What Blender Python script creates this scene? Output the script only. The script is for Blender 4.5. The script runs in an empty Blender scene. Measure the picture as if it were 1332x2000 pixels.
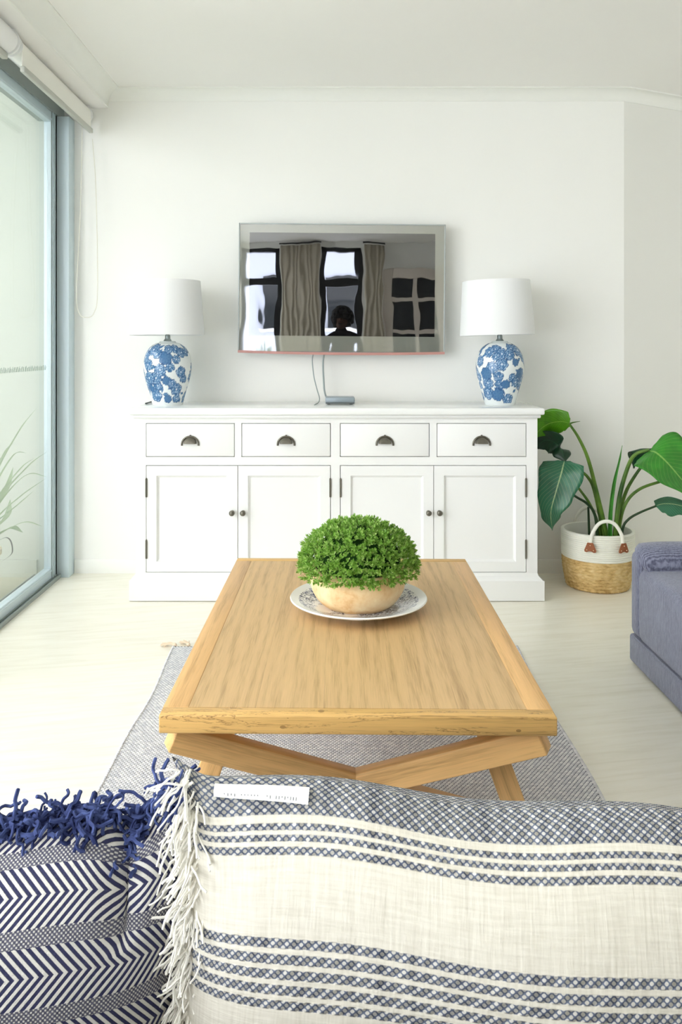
import bpy, bmesh, math, random
import numpy as np
from mathutils import Vector, Matrix, Euler
random.seed(7); rng = np.random.default_rng(7)
PI = math.pi
S = bpy.context.scene
COL = S.collection

# ------------------------------------------------------------------ camera, world, light, exposure
CAM_Z, FPX, HX, HY = 1.17, 1586.0, 645.0, 680.0        # eye height, focal length and vanishing point in pixels
cd = bpy.data.cameras.new('camera'); cam = bpy.data.objects.new('camera', cd); COL.objects.link(cam)
cam.location = (0, 0, CAM_Z); cam.rotation_euler = (PI/2, 0, 0)
cd.sensor_fit = 'VERTICAL'; cd.sensor_height = 36.0; cd.sensor_width = 24.0
cd.lens = FPX/2000*36.0; cd.shift_x = (666-HX)/2000; cd.shift_y = -(1000-HY)/2000
cd.clip_start = 0.02; cd.clip_end = 200
S.camera = cam
W = bpy.data.worlds.new('sky'); S.world = W; W.use_nodes = True
bg = W.node_tree.nodes['Background']; bg.inputs[0].default_value = (0.965, 0.97, 1.0, 1); bg.inputs[1].default_value = 6.0
def portal(loc, rot, sx, sy):
    l = bpy.data.lights.new('window_portal', 'AREA'); l.shape = 'RECTANGLE'; l.size = sx; l.size_y = sy
    l.cycles.is_portal = True
    o = bpy.data.objects.new('window_portal', l); COL.objects.link(o); o.location = loc; o.rotation_euler = rot
portal((-1.56, 1.1, 1.2), (0, -PI/2, 0), 2.5, 6.2)
portal((-.885, -2.2, 1.5), (PI/2, 0, 0), .56, 1.92)
portal((.14, -2.2, 1.5), (PI/2, 0, 0), .56, 1.92)
S.view_settings.view_transform = 'Standard'; S.view_settings.look = 'None'
S.view_settings.gamma = 1.0; S.view_settings.use_curve_mapping = False
S.view_settings.exposure = 0.58
S.cycles.use_denoising = True
S.cycles.max_bounces = 12; S.cycles.diffuse_bounces = 8; S.cycles.transparent_max_bounces = 16
S.cycles.sample_clamp_indirect = 8

# ------------------------------------------------------------------ helpers
def at(px, py, Y): return Vector(((px-HX)/FPX*Y, Y, CAM_Z-(py-HY)/FPX*Y))
def lin(r, g, b):
    f = lambda c: (c/255/12.92 if c/255 <= .04045 else ((c/255+.055)/1.055)**2.4)
    return (f(r), f(g), f(b), 1.0)
class E:                                                 # node-expression wrapper
    def __init__(s, nt, sock): s.nt, s.s = nt, sock
    def _m(s, op, *a):
        n = s.nt.nodes.new('ShaderNodeMath'); n.operation = op
        for i, x in enumerate(a):
            if isinstance(x, E): s.nt.links.new(x.s, n.inputs[i])
            else: n.inputs[i].default_value = float(x)
        return E(s.nt, n.outputs[0])
    def __add__(s, o): return s._m('ADD', s, o)
    def __radd__(s, o): return s._m('ADD', o, s)
    def __sub__(s, o): return s._m('SUBTRACT', s, o)
    def __rsub__(s, o): return s._m('SUBTRACT', o, s)
    def __mul__(s, o): return s._m('MULTIPLY', s, o)
    def __rmul__(s, o): return s._m('MULTIPLY', o, s)
    def __truediv__(s, o): return s._m('DIVIDE', s, o)
    def gt(s, o): return s._m('GREATER_THAN', s, o)
    def lt(s, o): return s._m('LESS_THAN', s, o)
    def frac(s): return s._m('FRACT', s)
    def floor(s): return s._m('FLOOR', s)
    def sin(s): return s._m('SINE', s)
    def abs(s): return s._m('ABSOLUTE', s)
    def min(s, o): return s._m('MINIMUM', s, o)
    def max(s, o): return s._m('MAXIMUM', s, o)
    def smooth(s, a, b):
        n = s.nt.nodes.new('ShaderNodeMapRange'); n.interpolation_type = 'SMOOTHSTEP'
        s.nt.links.new(s.s, n.inputs[0]); n.inputs[1].default_value = a; n.inputs[2].default_value = b
        return E(s.nt, n.outputs[0])
    def band(s, a, b): return s.gt(a)*s.lt(b)
class MT:                                                # material builder
    def __init__(s, name, color=(.8,.8,.8,1), rough=.5, spec=.5, metal=0.0, **kw):
        s.m = bpy.data.materials.new(name); s.m.use_nodes = True; s.nt = s.m.node_tree
        s.b = s.nt.nodes['Principled BSDF']
        s.set('Base Color', color); s.set('Roughness', rough); s.set('Specular IOR Level', spec); s.set('Metallic', metal)
        for k, v in kw.items(): s.set(k.replace('_', ' '), v)
    def set(s, k, v):
        if isinstance(v, E): s.nt.links.new(v.s, s.b.inputs[k])
        elif hasattr(v, 'is_output'): s.nt.links.new(v, s.b.inputs[k])
        else: s.b.inputs[k].default_value = v
    def node(s, t, **kw):
        n = s.nt.nodes.new(t)
        for k, v in kw.items(): setattr(n, k, v)
        return n
    def coord(s, kind='Object', scale=(1,1,1), rot=(0,0,0), rand=False):
        tc = s.node('ShaderNodeTexCoord'); mp = s.node('ShaderNodeMapping')
        s.nt.links.new(tc.outputs[kind], mp.inputs[0]); mp.inputs['Scale'].default_value = scale; mp.inputs['Rotation'].default_value = rot
        if rand:
            oi = s.node('ShaderNodeObjectInfo'); cx = s.node('ShaderNodeCombineXYZ')
            for i, k in enumerate((37.0, 11.0, 23.0)):
                e = E(s.nt, oi.outputs['Random'])*k; s.nt.links.new(e.s, cx.inputs[i])
            s.nt.links.new(cx.outputs[0], mp.inputs['Location'])
        return mp.outputs[0]
    def xyz(s, vec):
        n = s.node('ShaderNodeSeparateXYZ'); s.nt.links.new(vec, n.inputs[0]); return [E(s.nt, o) for o in n.outputs]
    def noise(s, vec, scale=5, detail=4, rough=.55, dist=0):
        n = s.node('ShaderNodeTexNoise'); s.nt.links.new(vec, n.inputs['Vector'])
        n.inputs['Scale'].default_value = scale; n.inputs['Detail'].default_value = detail
        n.inputs['Roughness'].default_value = rough; n.inputs['Distortion'].default_value = dist
        return E(s.nt, n.outputs[0])
    def wave(s, vec, scale=5, dist=2, detail=2, dscale=1, kind='BANDS', dirn='X'):
        n = s.node('ShaderNodeTexWave', wave_type=kind); s.nt.links.new(vec, n.inputs['Vector'])
        if kind == 'BANDS': n.bands_direction = dirn
        else: n.rings_direction = dirn
        n.inputs['Scale'].default_value = scale; n.inputs['Distortion'].default_value = dist
        n.inputs['Detail'].default_value = detail; n.inputs['Detail Scale'].default_value = dscale
        return E(s.nt, n.outputs[1])
    def ramp(s, fac, stops):
        n = s.node('ShaderNodeValToRGB'); s.nt.links.new(fac.s, n.inputs[0])
        el = n.color_ramp.elements
        while len(el) < len(stops): el.new(0.5)
        for e, (p, c) in zip(el, stops): e.position = p; e.color = c
        return n.outputs[0]
    def mix(s, fac, a, b):
        n = s.node('ShaderNodeMix', data_type='RGBA')
        for i, v in ((0, fac), (6, a), (7, b)):
            if isinstance(v, E): s.nt.links.new(v.s, n.inputs[i])
            elif hasattr(v, 'is_output'): s.nt.links.new(v, n.inputs[i])
            else: n.inputs[i].default_value = v
        return n.outputs[2]
    def bump(s, h, strength=.3, dist=.01):
        n = s.node('ShaderNodeBump'); s.nt.links.new(h.s, n.inputs['Height'])
        n.inputs['Strength'].default_value = strength; n.inputs['Distance'].default_value = dist
        s.nt.links.new(n.outputs[0], s.b.inputs['Normal'])
class MB:                                                # mesh builder
    def __init__(s): s.v, s.f, s.uv = [], [], None
    def add(s, vs, fs):
        o = len(s.v); s.v += [tuple(map(float, p)) for p in vs]; s.f += [tuple(i+o for i in f) for f in fs]; return s
    def box(s, x0, x1, y0, y1, z0, z1, M=None):
        vs = [Vector((x, y, z)) for z in (z0, z1) for y in (y0, y1) for x in (x0, x1)]
        if M is not None: vs = [M @ p for p in vs]
        return s.add(vs, [(0,2,3,1),(4,5,7,6),(0,1,5,4),(2,6,7,3),(0,4,6,2),(1,3,7,5)])
    def bar(s, a, b, w, h, up=(0,0,1)):                  # square-section beam between two points
        a, b = Vector(a), Vector(b); d = (b-a).normalized(); u = Vector(up)
        x = d.cross(u).normalized(); u = x.cross(d).normalized()
        vs = []
        for p in (a, b):
            for sx, su in ((-1,-1),(1,-1),(1,1),(-1,1)): vs.append(p + x*sx*w/2 + u*su*h/2)
        return s.add(vs, [(0,1,2,3),(7,6,5,4),(0,4,5,1),(1,5,6,2),(2,6,7,3),(3,7,4,0)])
    def lathe(s, prof, n=48, c=(0,0,0), rf=None):
        vs = []; m = len(prof)
        for i in range(n):
            a = 2*PI*i/n
            for j, (r, z) in enumerate(prof):
                rr = r if rf is None else r+rf(a, z, j)
                vs.append((c[0]+rr*math.cos(a), c[1]+rr*math.sin(a), c[2]+z))
        fs = []
        for i in range(n):
            k = (i+1) % n
            for j in range(m-1): fs.append((i*m+j, k*m+j, k*m+j+1, i*m+j+1))
        return s.add(vs, fs)
    def tube(s, pts, r, n=8, cap=True, flat=1.0):
        pts = [Vector(p) for p in pts]; m = len(pts); R = r if hasattr(r, '__len__') else [r]*m
        vs = []; t0 = (pts[1]-pts[0]).normalized()
        u = t0.orthogonal().normalized()
        for i, p in enumerate(pts):
            t = (pts[min(i+1, m-1)]-pts[max(i-1, 0)]).normalized()
            u = (u - t*u.dot(t)); u = u.normalized() if u.length > 1e-6 else t.orthogonal().normalized()
            w = t.cross(u)
            for k in range(n):
                a = 2*PI*k/n; vs.append(p + (u*math.cos(a) + w*math.sin(a)*flat)*R[i])
        fs = [(i*n+k, i*n+(k+1) % n, (i+1)*n+(k+1) % n, (i+1)*n+k) for i in range(m-1) for k in range(n)]
        if cap: fs += [tuple(range(n-1, -1, -1)), tuple((m-1)*n+k for k in range(n))]
        return s.add(vs, fs)
    def grid(s, f, nu, nv):
        vs = [f(i/nu, j/nv) for i in range(nu+1) for j in range(nv+1)]
        k = nv+1
        return s.add(vs, [(i*k+j, (i+1)*k+j, (i+1)*k+j+1, i*k+j+1) for i in range(nu) for j in range(nv)])
    def sphere(s, c, r, nu=16, nv=10):
        rx, ry, rz = r if hasattr(r, '__len__') else (r, r, r)
        vs = [(c[0]+rx*math.sin(PI*j/nv)*math.cos(2*PI*i/nu), c[1]+ry*math.sin(PI*j/nv)*math.sin(2*PI*i/nu), c[2]+rz*math.cos(PI*j/nv)) for j in range(nv+1) for i in range(nu)]
        return s.add(vs, [(j*nu+i, (j+1)*nu+i, (j+1)*nu+(i+1) % nu, j*nu+(i+1) % nu) for j in range(nv) for i in range(nu)])
    def mesh(s, name, bevel=0, smooth=None, seg=2, doubles=False):
        me = bpy.data.meshes.new(name); me.from_pydata(s.v, [], s.f)
        bm = bmesh.new(); bm.from_mesh(me)
        if doubles: bmesh.ops.remove_doubles(bm, verts=bm.verts, dist=1e-5)
        bmesh.ops.recalc_face_normals(bm, faces=bm.faces)
        if bevel:
            ed = [e for e in bm.edges if len(e.link_faces) == 2 and e.calc_face_angle(0) > .5]
            bmesh.ops.bevel(bm, geom=ed, offset=bevel, segments=seg, affect='EDGES', profile=.5, clamp_overlap=True)
        bm.to_mesh(me); bm.free()
        if smooth or bevel:
            me.polygons.foreach_set('use_smooth', [True]*len(me.polygons))
            me.set_sharp_from_angle(angle=smooth if isinstance(smooth, float) else .8)
        return me
    def build(s, name, m, parent=None, loc=(0,0,0), bevel=0, smooth=None, seg=2, doubles=False):
        return link(name, s.mesh(name, bevel, smooth, seg, doubles), m, parent, loc)
def link(name, me, m, parent=None, loc=(0,0,0)):
    o = bpy.data.objects.new(name, me); COL.objects.link(o); o.location = loc
    if m is not None and not me.materials: me.materials.append(m.m if isinstance(m, MT) else m)
    if parent: o.parent = parent
    return o
def tag(o, label=None, cat=None, group=None, kind=None):
    for k, v in (('label', label), ('category', cat), ('group', group), ('kind', kind)):
        if v: o[k] = v
    return o
def thing(name, label, cat, loc=(0,0,0), rz=0, group=None):
    o = bpy.data.objects.new(name, None); COL.objects.link(o); o.location = loc; o.rotation_euler = (0, 0, rz)
    o.empty_display_size = .05
    return tag(o, label, cat, group)
def struct(o, label=None): return tag(o, label, kind='structure')
def bez(pts, n):                                         # smooth curve through points (Catmull-Rom)
    P = [Vector(p) for p in pts]; P = [P[0]*2-P[1]]+P+[P[-1]*2-P[-2]]; out = []
    for i in range(1, len(P)-2):
        for k in range(n):
            t = k/n; a, b, c, d = P[i-1:i+3]
            out.append(.5*((2*b)+(c-a)*t+(2*a-5*b+4*c-d)*t*t+(3*b-a-3*c+d)*t**3))
    out.append(P[-2]); return out

# ------------------------------------------------------------------ materials
M_wall = MT('wall_paint', lin(240,240,236), .75, .2)
M_wall.bump(M_wall.noise(M_wall.coord(), 220, 3), .05, .002)
M_bwall = MT('balcony_render', lin(192,198,188), .8, .15)
M_ceil = MT('ceiling_paint', lin(244,243,240), .8, .15)
M_trim = MT('trim_paint', lin(240,241,236), .5, .3)
M_white = MT('cabinet_lacquer', lin(241,242,241), .32, .45)
M_top = MT('cabinet_top_lacquer', lin(244,246,245), .10, .55)
M_gap = MT('cabinet_shadow_gap', lin(120,118,112), .9, .1)
M_bronze = MT('antique_pewter', lin(112,108,98), .38, .5, .75)
M_floor = MT('limed_floor', lin(228,226,212), .30, .5)
v = M_floor.coord('Object', (1,1,1), (0,0,math.radians(-11)))
mp = M_floor.node('ShaderNodeMapping'); M_floor.nt.links.new(v, mp.inputs[0]); mp.inputs['Scale'].default_value = (1.1, 13, 1)
g = M_floor.noise(mp.outputs[0], 3.2, 6, .62, .6)
g2 = M_floor.noise(v, 1.3, 3, .5)
M_floor.set('Base Color', M_floor.ramp(g*.75+g2*.25, [(.30, lin(228,223,206)), (.5, lin(239,235,221)), (.72, lin(244,241,230))]))
M_floor.bump(g, .06, .004)
M_alu = MT('powder_coated_aluminium', lin(204,219,226), .4, .5, .0)
M_alud = MT('grey_aluminium', lin(150,160,158), .4, .5, .1)
M_rubber = MT('black_gasket', lin(22,28,30), .6, .3)
def glass(name, tint, ior=1.5, rough=0.0):
    m = MT(name); nt = m.nt; out = nt.nodes['Material Output']; nt.nodes.remove(m.b)
    t = m.node('ShaderNodeBsdfTransparent'); t.inputs[0].default_value = tint
    g = m.node('ShaderNodeBsdfGlossy'); g.inputs['Roughness'].default_value = rough
    ge = m.node('ShaderNodeNewGeometry'); vm = m.node('ShaderNodeVectorMath', operation='DOT_PRODUCT')
    nt.links.new(ge.outputs['Incoming'], vm.inputs[0]); nt.links.new(ge.outputs['Normal'], vm.inputs[1])
    c = 1.0-E(nt, vm.outputs['Value']).abs(); c2 = c*c; f = c2*c2*c*.96+.04     # Schlick reflectance, same on both faces of the pane
    mx = m.node('ShaderNodeMixShader'); nt.links.new(f.s, mx.inputs[0]); nt.links.new(t.outputs[0], mx.inputs[1]); nt.links.new(g.outputs[0], mx.inputs[2])
    nt.links.new(mx.outputs[0], out.inputs[0]); return m
M_glass = glass('green_tint_glass', (.974, .982, .976, 1))
M_clear = glass('clear_glass', (.97, .98, .99, 1))
M_blind = MT('blind_fabric', lin(238,237,230), .7, .2)
M_blindt = MT('blind_tube', lin(235,236,236), .25, .5)
M_bbar = MT('blind_bottom_bar', lin(188,190,182), .5, .4)
M_chain = MT('blind_chain', lin(226,224,212), .5, .3)
def wood(name, c, axis, contrast=1.0, knots=False, vary=.03):
    m = MT(name, rough=.42, spec=.35)
    def st(k, kl):
        v = [k, k, k]; v[axis] = kl; return m.coord('Object', tuple(v), rand=True)
    n1 = m.noise(st(9, .8), 1.0, 4, .55, .7)               # broad figure
    n2 = m.noise(st(95, 4.0), 1.0, 4, .6, .3)              # streaks
    n3 = m.noise(st(380, 14), 1.0, 2, .5)                   # pores
    w = m.wave(st(1.0, .10), 9, 9, 3, 1.4, 'BANDS', 'X' if axis else 'Y')
    f = n1*.22+n2*.34+n3*.32+w*.12
    k = .80-.16*contrast
    dk = tuple(x*k*q for x, q in zip(c[:3], (1, .95, .86)))+(1,); lt = tuple(min(1, x*1.12) for x in c[:3])+(1,)
    col = m.ramp(f, [(.30, dk), (.50, c), (.68, lt)])
    oi = m.node('ShaderNodeObjectInfo'); hs = m.node('ShaderNodeHueSaturation')
    val = E(m.nt, oi.outputs['Random'])*vary+(1-vary/2)
    m.nt.links.new(val.s, hs.inputs['Value']); m.nt.links.new(col, hs.inputs['Color']); col = hs.outputs[0]
    if knots:
        vv = m.coord('Object', (4, 30, 30), rand=True)
        cr = m.noise(vv, .9, 5, .65, 1.8)
        crack = (cr-.5).abs().lt(.010)*m.noise(vv, .35, 2).gt(.50)
        vo = m.node('ShaderNodeTexVoronoi'); m.nt.links.new(m.coord('Object', (14, 14, 26), rand=True), vo.inputs[0]); vo.inputs['Scale'].default_value = 1.0
        kn = E(m.nt, vo.outputs['Distance']).lt(.09)
        col = m.mix((crack+kn).min(1)*.6, col, lin(104, 70, 34))
    m.set('Base Color', col); m.bump(f, .12, .002); return m
M_oakp = wood('oak_panel', lin(204,170,122), 1)
M_oaks = wood('oak_side_rail', lin(214,172,118), 1)
M_oakf = wood('oak_end_rail', lin(216,174,108), 0, 1.5, True)
M_oakl = wood('oak_leg', lin(224,180,120), 0, 1.2)
M_shade = MT('linen_lampshade', lin(248,249,250), .8, .1)
nt = M_shade.nt; tr = M_shade.node('ShaderNodeBsdfTranslucent'); tr.inputs[0].default_value = lin(240,242,240)
mx = M_shade.node('ShaderNodeMixShader'); mx.inputs[0].default_value = .18
nt.links.new(M_shade.b.outputs[0], mx.inputs[1]); nt.links.new(tr.outputs[0], mx.inputs[2]); nt.links.new(mx.outputs[0], nt.nodes['Material Output'].inputs[0])
M_vase = MT('blue_white_porcelain', rough=.16, spec=.5)
ca = M_vase.node('ShaderNodeVertexColor'); ca.layer_name = 'print'; M_vase.set('Base Color', ca.outputs[0])
M_neck = MT('brushed_nickel_neck', lin(140,150,150), .3, .5, .7)
M_cordk = MT('dark_flex', lin(60,66,66), .5, .3)
M_cordw = MT('pale_grey_cable', lin(150,160,160), .45, .4)
M_box = MT('silver_grey_plastic', lin(150,162,170), .3, .5, .2)
M_boxd = MT('dark_grey_plastic', lin(96,102,104), .4, .4)
M_screen = MT('black_screen_glass', (.006,.006,.006,1), .02, .5)
nt = M_screen.nt
gl = M_screen.node('ShaderNodeBsdfGlossy'); gl.inputs['Roughness'].default_value = .012; gl.inputs[0].default_value = (.2,.2,.205,1)
ad = M_screen.node('ShaderNodeAddShader'); df = M_screen.node('ShaderNodeBsdfDiffuse'); df.inputs[0].default_value = (.004,.004,.004,1)
nt.nodes.remove(M_screen.b); nt.links.new(gl.outputs[0], ad.inputs[0]); nt.links.new(df.outputs[0], ad.inputs[1]); nt.links.new(ad.outputs[0], nt.nodes['Material Output'].inputs[0])
nz = M_screen.noise(M_screen.coord('Object', (5, 1, 2.2)), 1.6, 1.5, .4); bp = M_screen.node('ShaderNodeBump'); bp.inputs['Strength'].default_value = .05; bp.inputs['Distance'].default_value = .012
nt.links.new(nz.s, bp.inputs['Height']); nt.links.new(bp.outputs[0], gl.inputs['Normal'])
M_bezel = MT('grey_gloss_bezel', lin(118,122,116), .03, .5)
nt = M_bezel.nt
gl = M_bezel.node('ShaderNodeBsdfGlossy'); gl.inputs['Roughness'].default_value = .03; gl.inputs[0].default_value = (.24,.24,.24,1)
ad = M_bezel.node('ShaderNodeAddShader'); df = M_bezel.node('ShaderNodeBsdfDiffuse'); df.inputs[0].default_value = lin(112,114,106)
nt.nodes.remove(M_bezel.b); nt.links.new(gl.outputs[0], ad.inputs[0]); nt.links.new(df.outputs[0], ad.inputs[1]); nt.links.new(ad.outputs[0], nt.nodes['Material Output'].inputs[0])
nt.links.new(M_bezel.noise(M_bezel.coord('Object', (5, 1, 2.2)), 1.6, 1.5, .4).s, (bp := M_bezel.node('ShaderNodeBump')).inputs['Height']); bp.inputs['Strength'].default_value = .05; bp.inputs['Distance'].default_value = .012
nt.links.new(bp.outputs[0], gl.inputs['Normal'])
M_rim = MT('clear_acrylic_rim', lin(172,178,178), .12, .5)
M_red = MT('rose_trim', lin(190,140,132), .2, .5)
M_black = MT('black_plastic', lin(24,24,26), .4, .4)
M_plate = MT('plate_glaze', rough=.12, spec=.5)
x, y, z = M_plate.xyz(M_plate.coord())
rr = (x*x+y*y)._m('SQRT', x*x+y*y)
pn = M_plate.noise(M_plate.coord('Object', (1,1,1)), 62, 3, .6, 1.6); pn2 = M_plate.noise(M_plate.coord('Object', (1,1,1)), 14, 2, .5)
msk = rr.band(.05, .165)*((pn-.5).abs().lt(.028)*pn2.gt(.42)+pn.gt(.585)*pn2.gt(.5)).min(1)
M_plate.set('Base Color', M_plate.mix(msk, lin(240,241,238), lin(30,48,104)))
M_bowl = MT('weathered_terracotta', rough=.75, spec=.2)
bn = M_bowl.noise(M_bowl.coord('Object'), 16, 6, .6, .4); bn2 = M_bowl.noise(M_bowl.coord('Object', (1,1,.6)), 60, 4, .6)
M_bowl.set('Base Color', M_bowl.ramp(bn*.65+bn2*.35, [(.33, lin(206,158,108)), (.46, lin(228,196,150)), (.62, lin(238,216,176))]))
M_bowl.bump(bn2, .15, .003)
def leafy(name, stops, rough=.45, trans=.35):
    m = MT(name, rough=rough, spec=.4); gi = m.node('ShaderNodeNewGeometry')
    c = m.ramp(E(m.nt, gi.outputs['Random Per Island']), stops); m.set('Base Color', c)
    t = m.node('ShaderNodeBsdfTranslucent'); m.nt.links.new(c, t.inputs[0])
    x = m.node('ShaderNodeMixShader'); x.inputs[0].default_value = trans
    m.nt.links.new(m.b.outputs[0], x.inputs[1]); m.nt.links.new(t.outputs[0], x.inputs[2]); m.nt.links.new(x.outputs[0], m.nt.nodes['Material Output'].inputs[0])
    return m
M_box_leaf = leafy('boxwood_leaf', [(0, lin(104,152,56)), (.4, lin(136,180,76)), (.8, lin(166,204,104)), (1, lin(198,222,140))])
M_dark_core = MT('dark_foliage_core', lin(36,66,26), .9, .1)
M_rope = MT('white_cotton_rope', lin(240,240,230), .8, .2)
M_sea = MT('seagrass', rough=.65, spec=.25)
sn = M_sea.noise(M_sea.coord('Object', (30, 30, 90)), 1.2, 4, .6); sn2 = M_sea.noise(M_sea.coord('Object'), 9, 3)
M_sea.set('Base Color', M_sea.ramp(sn*.6+sn2*.4, [(.32, lin(160,122,66)), (.5, lin(216,184,124)), (.68, lin(236,214,162))]))
M_leather = MT('tan_leather', lin(150,90,58), .5, .35)
M_leather.bump(M_leather.noise(M_leather.coord(), 300, 3), .2, .002)
M_rivet = MT('copper_rivet', lin(226,190,160), .25, .5, .9)
M_soil = MT('dark_soil', lin(52,42,34), .95, .1)
def bigleaf(name, c, cv):
    m = MT(name, rough=.33, spec=.5)
    uv = m.node('ShaderNodeUVMap'); sx = m.node('ShaderNodeSeparateXYZ'); m.nt.links.new(uv.outputs[0], sx.inputs[0])
    u, w = E(m.nt, sx.outputs[0]), E(m.nt, sx.outputs[1])
    a = (w-.5).abs()
    rib = 1.0-a.smooth(.008, .022)
    vein = ((u*95.0-a*60.0).sin()).smooth(.80, 1.0)*.22
    n = m.noise(m.coord('Object'), 14, 3)
    base = m.mix(n.smooth(.3, .7), tuple(x*.8 for x in c[:3])+(1,), tuple(min(1, x*1.15) for x in c[:3])+(1,))
    cc = m.mix((rib*.8+vein).min(1), base, cv); m.set('Base Color', cc)
    m.bump((u*60.0-a*30.0).sin()*.3+rib, .15, .003)
    t = m.node('ShaderNodeBsdfTranslucent'); m.nt.links.new(cc, t.inputs[0])
    x = m.node('ShaderNodeMixShader'); x.inputs[0].default_value = .15
    m.nt.links.new(m.b.outputs[0], x.inputs[1]); m.nt.links.new(t.outputs[0], x.inputs[2]); m.nt.links.new(x.outputs[0], m.nt.nodes['Material Output'].inputs[0])
    return m
M_leafA = bigleaf('leaf_bright', lin(84,152,18), lin(140,190,70))
M_leafB = bigleaf('leaf_teal', lin(48,112,82), lin(190,215,160))
M_leafC = bigleaf('leaf_dark', lin(16,62,36), lin(40,96,62))
M_leafD = bigleaf('leaf_green', lin(58,146,44), lin(150,200,100))
M_stem = MT('plant_stem', rough=.4, spec=.4)
M_stem.set('Base Color', M_stem.ramp(M_stem.noise(M_stem.coord('Object'), 9, 3), [(.35, lin(44,84,28)), (.65, lin(104,140,52))]))
M_stemd = MT('plant_stem_dark', lin(34,62,30), .4, .4)
def knit(name, c1, c2, scale=1.0):
    m = MT(name, rough=.95, spec=.1)
    v = m.coord('Object'); x, y, z = m.xyz(v)
    lines = m.wave(v, 62*scale, 3.5, 2, 1.2, 'RINGS', 'Z')
    n = m.noise(m.coord('Object', (1, 1, .22)), 210*scale, 2, .6); n2 = m.noise(v, 7, 3)
    f = lines*.28+n*.5+n2*.22
    m.set('Base Color', m.ramp(f, [(.28, c1), (.5, tuple((a+b)/2 for a, b in zip(c1, c2))), (.72, c2)]))
    m.bump(lines*.5+n*.5, .5, .004); m.set('Sheen Weight', .3); return m
M_knit = knit('grey_blue_chenille', lin(82,84,104), lin(146,150,172))
M_charcoal = knit('charcoal_upholstery', lin(22,23,28), lin(52,54,62))
M_rugb = MT('rug_dark_weft', lin(84,88,104), .95, .1)
M_rugs = MT('rug_pale_stitch', rough=.95, spec=.1)
gi = M_rugs.node('ShaderNodeNewGeometry')
M_rugs.set('Base Color', M_rugs.ramp(E(M_rugs.nt, gi.outputs['Random Per Island']), [(0, lin(196,197,202)), (1, lin(226,226,226))]))
M_fringe = MT('cream_fringe_yarn', lin(246,244,236), .9, .1)
M_navy = MT('navy_yarn', lin(48,60,112), .9, .15)
M_navy.set('Base Color', M_navy.ramp(M_navy.noise(M_navy.coord(), 60, 3), [(.35, lin(40,48,88)), (.65, lin(78,92,142))]))
M_tag = MT('cotton_label', lin(244,243,238), .8, .1)
M_ink = MT('grey_label_print', lin(140,142,146), .8, .1)
def uvx(m):
    uv = m.node('ShaderNodeUVMap'); s = m.node('ShaderNodeSeparateXYZ'); m.nt.links.new(uv.outputs[0], s.inputs[0])
    return uv.outputs[0], E(m.nt, s.outputs[0]), E(m.nt, s.outputs[1])
# striped cushion: uv in metres, v measured down from the top edge
M_strip = MT('striped_cotton', rough=.95, spec=.08)
uv, u, w = uvx(M_strip)
wob = M_strip.noise(uv, 14, 2)
w2 = w+(wob-.5)*.0016
STR = [(.0, .027), (.0322, .0362), (.0389, .0428), (.0460, .0508), (.1005, .1065), (.1100, .1162), (.1195, .1255), (.1290, .1350), (.1385, .1440), (.205, .265), (.33, .37)]
sm = None
for a, b in STR:
    t = w2.smooth(a-.0005, a+.0005)*(1.0-w2.smooth(b-.0005, b+.0005)); sm = t if sm is None else sm+t
ku, kv = PI/.0050, PI/.0044
cell = ((u*ku).sin()*(w*kv).sin())
d2 = ((u*ku+w*kv).sin()*(u*ku-w*kv).sin()).abs()
mpn = M_strip.node('ShaderNodeMapping'); M_strip.nt.links.new(uv, mpn.inputs[0]); mpn.inputs['Scale'].default_value = (1, .08, 1)
slubu = M_strip.noise(mpn.outputs[0], 90, 3, .6)
dia = d2.smooth(.22, .55)*(slubu*1.1+.25).min(1)
mpn2 = M_strip.node('ShaderNodeMapping'); M_strip.nt.links.new(uv, mpn2.inputs[0]); mpn2.inputs['Scale'].default_value = (.08, 1, 1)
thr = M_strip.noise(mpn.outputs[0], 420, 2)*.5+M_strip.noise(mpn2.outputs[0], 420, 2)*.5
cream = M_strip.ramp(thr*.7+slubu*.3, [(.3, lin(196,191,177)), (.6, lin(219,215,203))])
navyc = M_strip.ramp(slubu, [(.3, lin(58,66,86)), (.7, lin(112,120,138))])
M_strip.set('Base Color', M_strip.mix(sm.min(1)*(1.0-dia*.85), cream, navyc))
M_strip.bump(thr*.4+sm.min(1)*cell*.8, .55, .003)
# herringbone cushion
M_herr = MT('herringbone_cotton', rough=.95, spec=.08)
uv, u, w = uvx(M_herr)
PV = .0465
q = ((w+.010)/PV).frac()
loc = q*PV
pit = .0062
s1 = ((u-loc*.95)/pit).frac(); s2 = ((u+loc*.95-.0327)/pit).frac()
zoneA = q.lt(.37); zoneB = q.gt(.37)*q.lt(.77); zoneC = q.gt(.77)
edge = M_herr.noise(uv, 900, 1)*.12
tri = lambda f: (f-.5).abs()*2.0
l1 = (tri(s1)+edge-.06).smooth(.42, .58); l2 = (tri(s2)+edge-.06).smooth(.42, .58)
fine = ((u*(2*PI/.0030)).sin()*(w*(2*PI/.0030)).sin()).smooth(-.15, .5)*.75+.1
patt = zoneA*l1+zoneB*l2+zoneC*fine
M_herr.set('Base Color', M_herr.mix(patt.min(1), lin(60,62,92), lin(222,220,214)))
M_herr.bump(patt*.7+M_herr.noise(uv, 700, 2)*.3, .7, .003)
M_curt = MT('taupe_curtain', lin(186,178,162), .9, .1)
M_wframe = MT('black_window_frame', lin(26,26,28), .4, .4)
M_dkglass = MT('dark_room_glass', lin(40,44,48), .05, .5)
M_fdoor = MT('cream_painted_door', lin(226,216,206), .5, .3)
M_facade = MT('pale_facade', lin(206,212,226), .8, .2)
M_roof = MT('terracotta_roof', lin(150,92,84), .8, .2)
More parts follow.
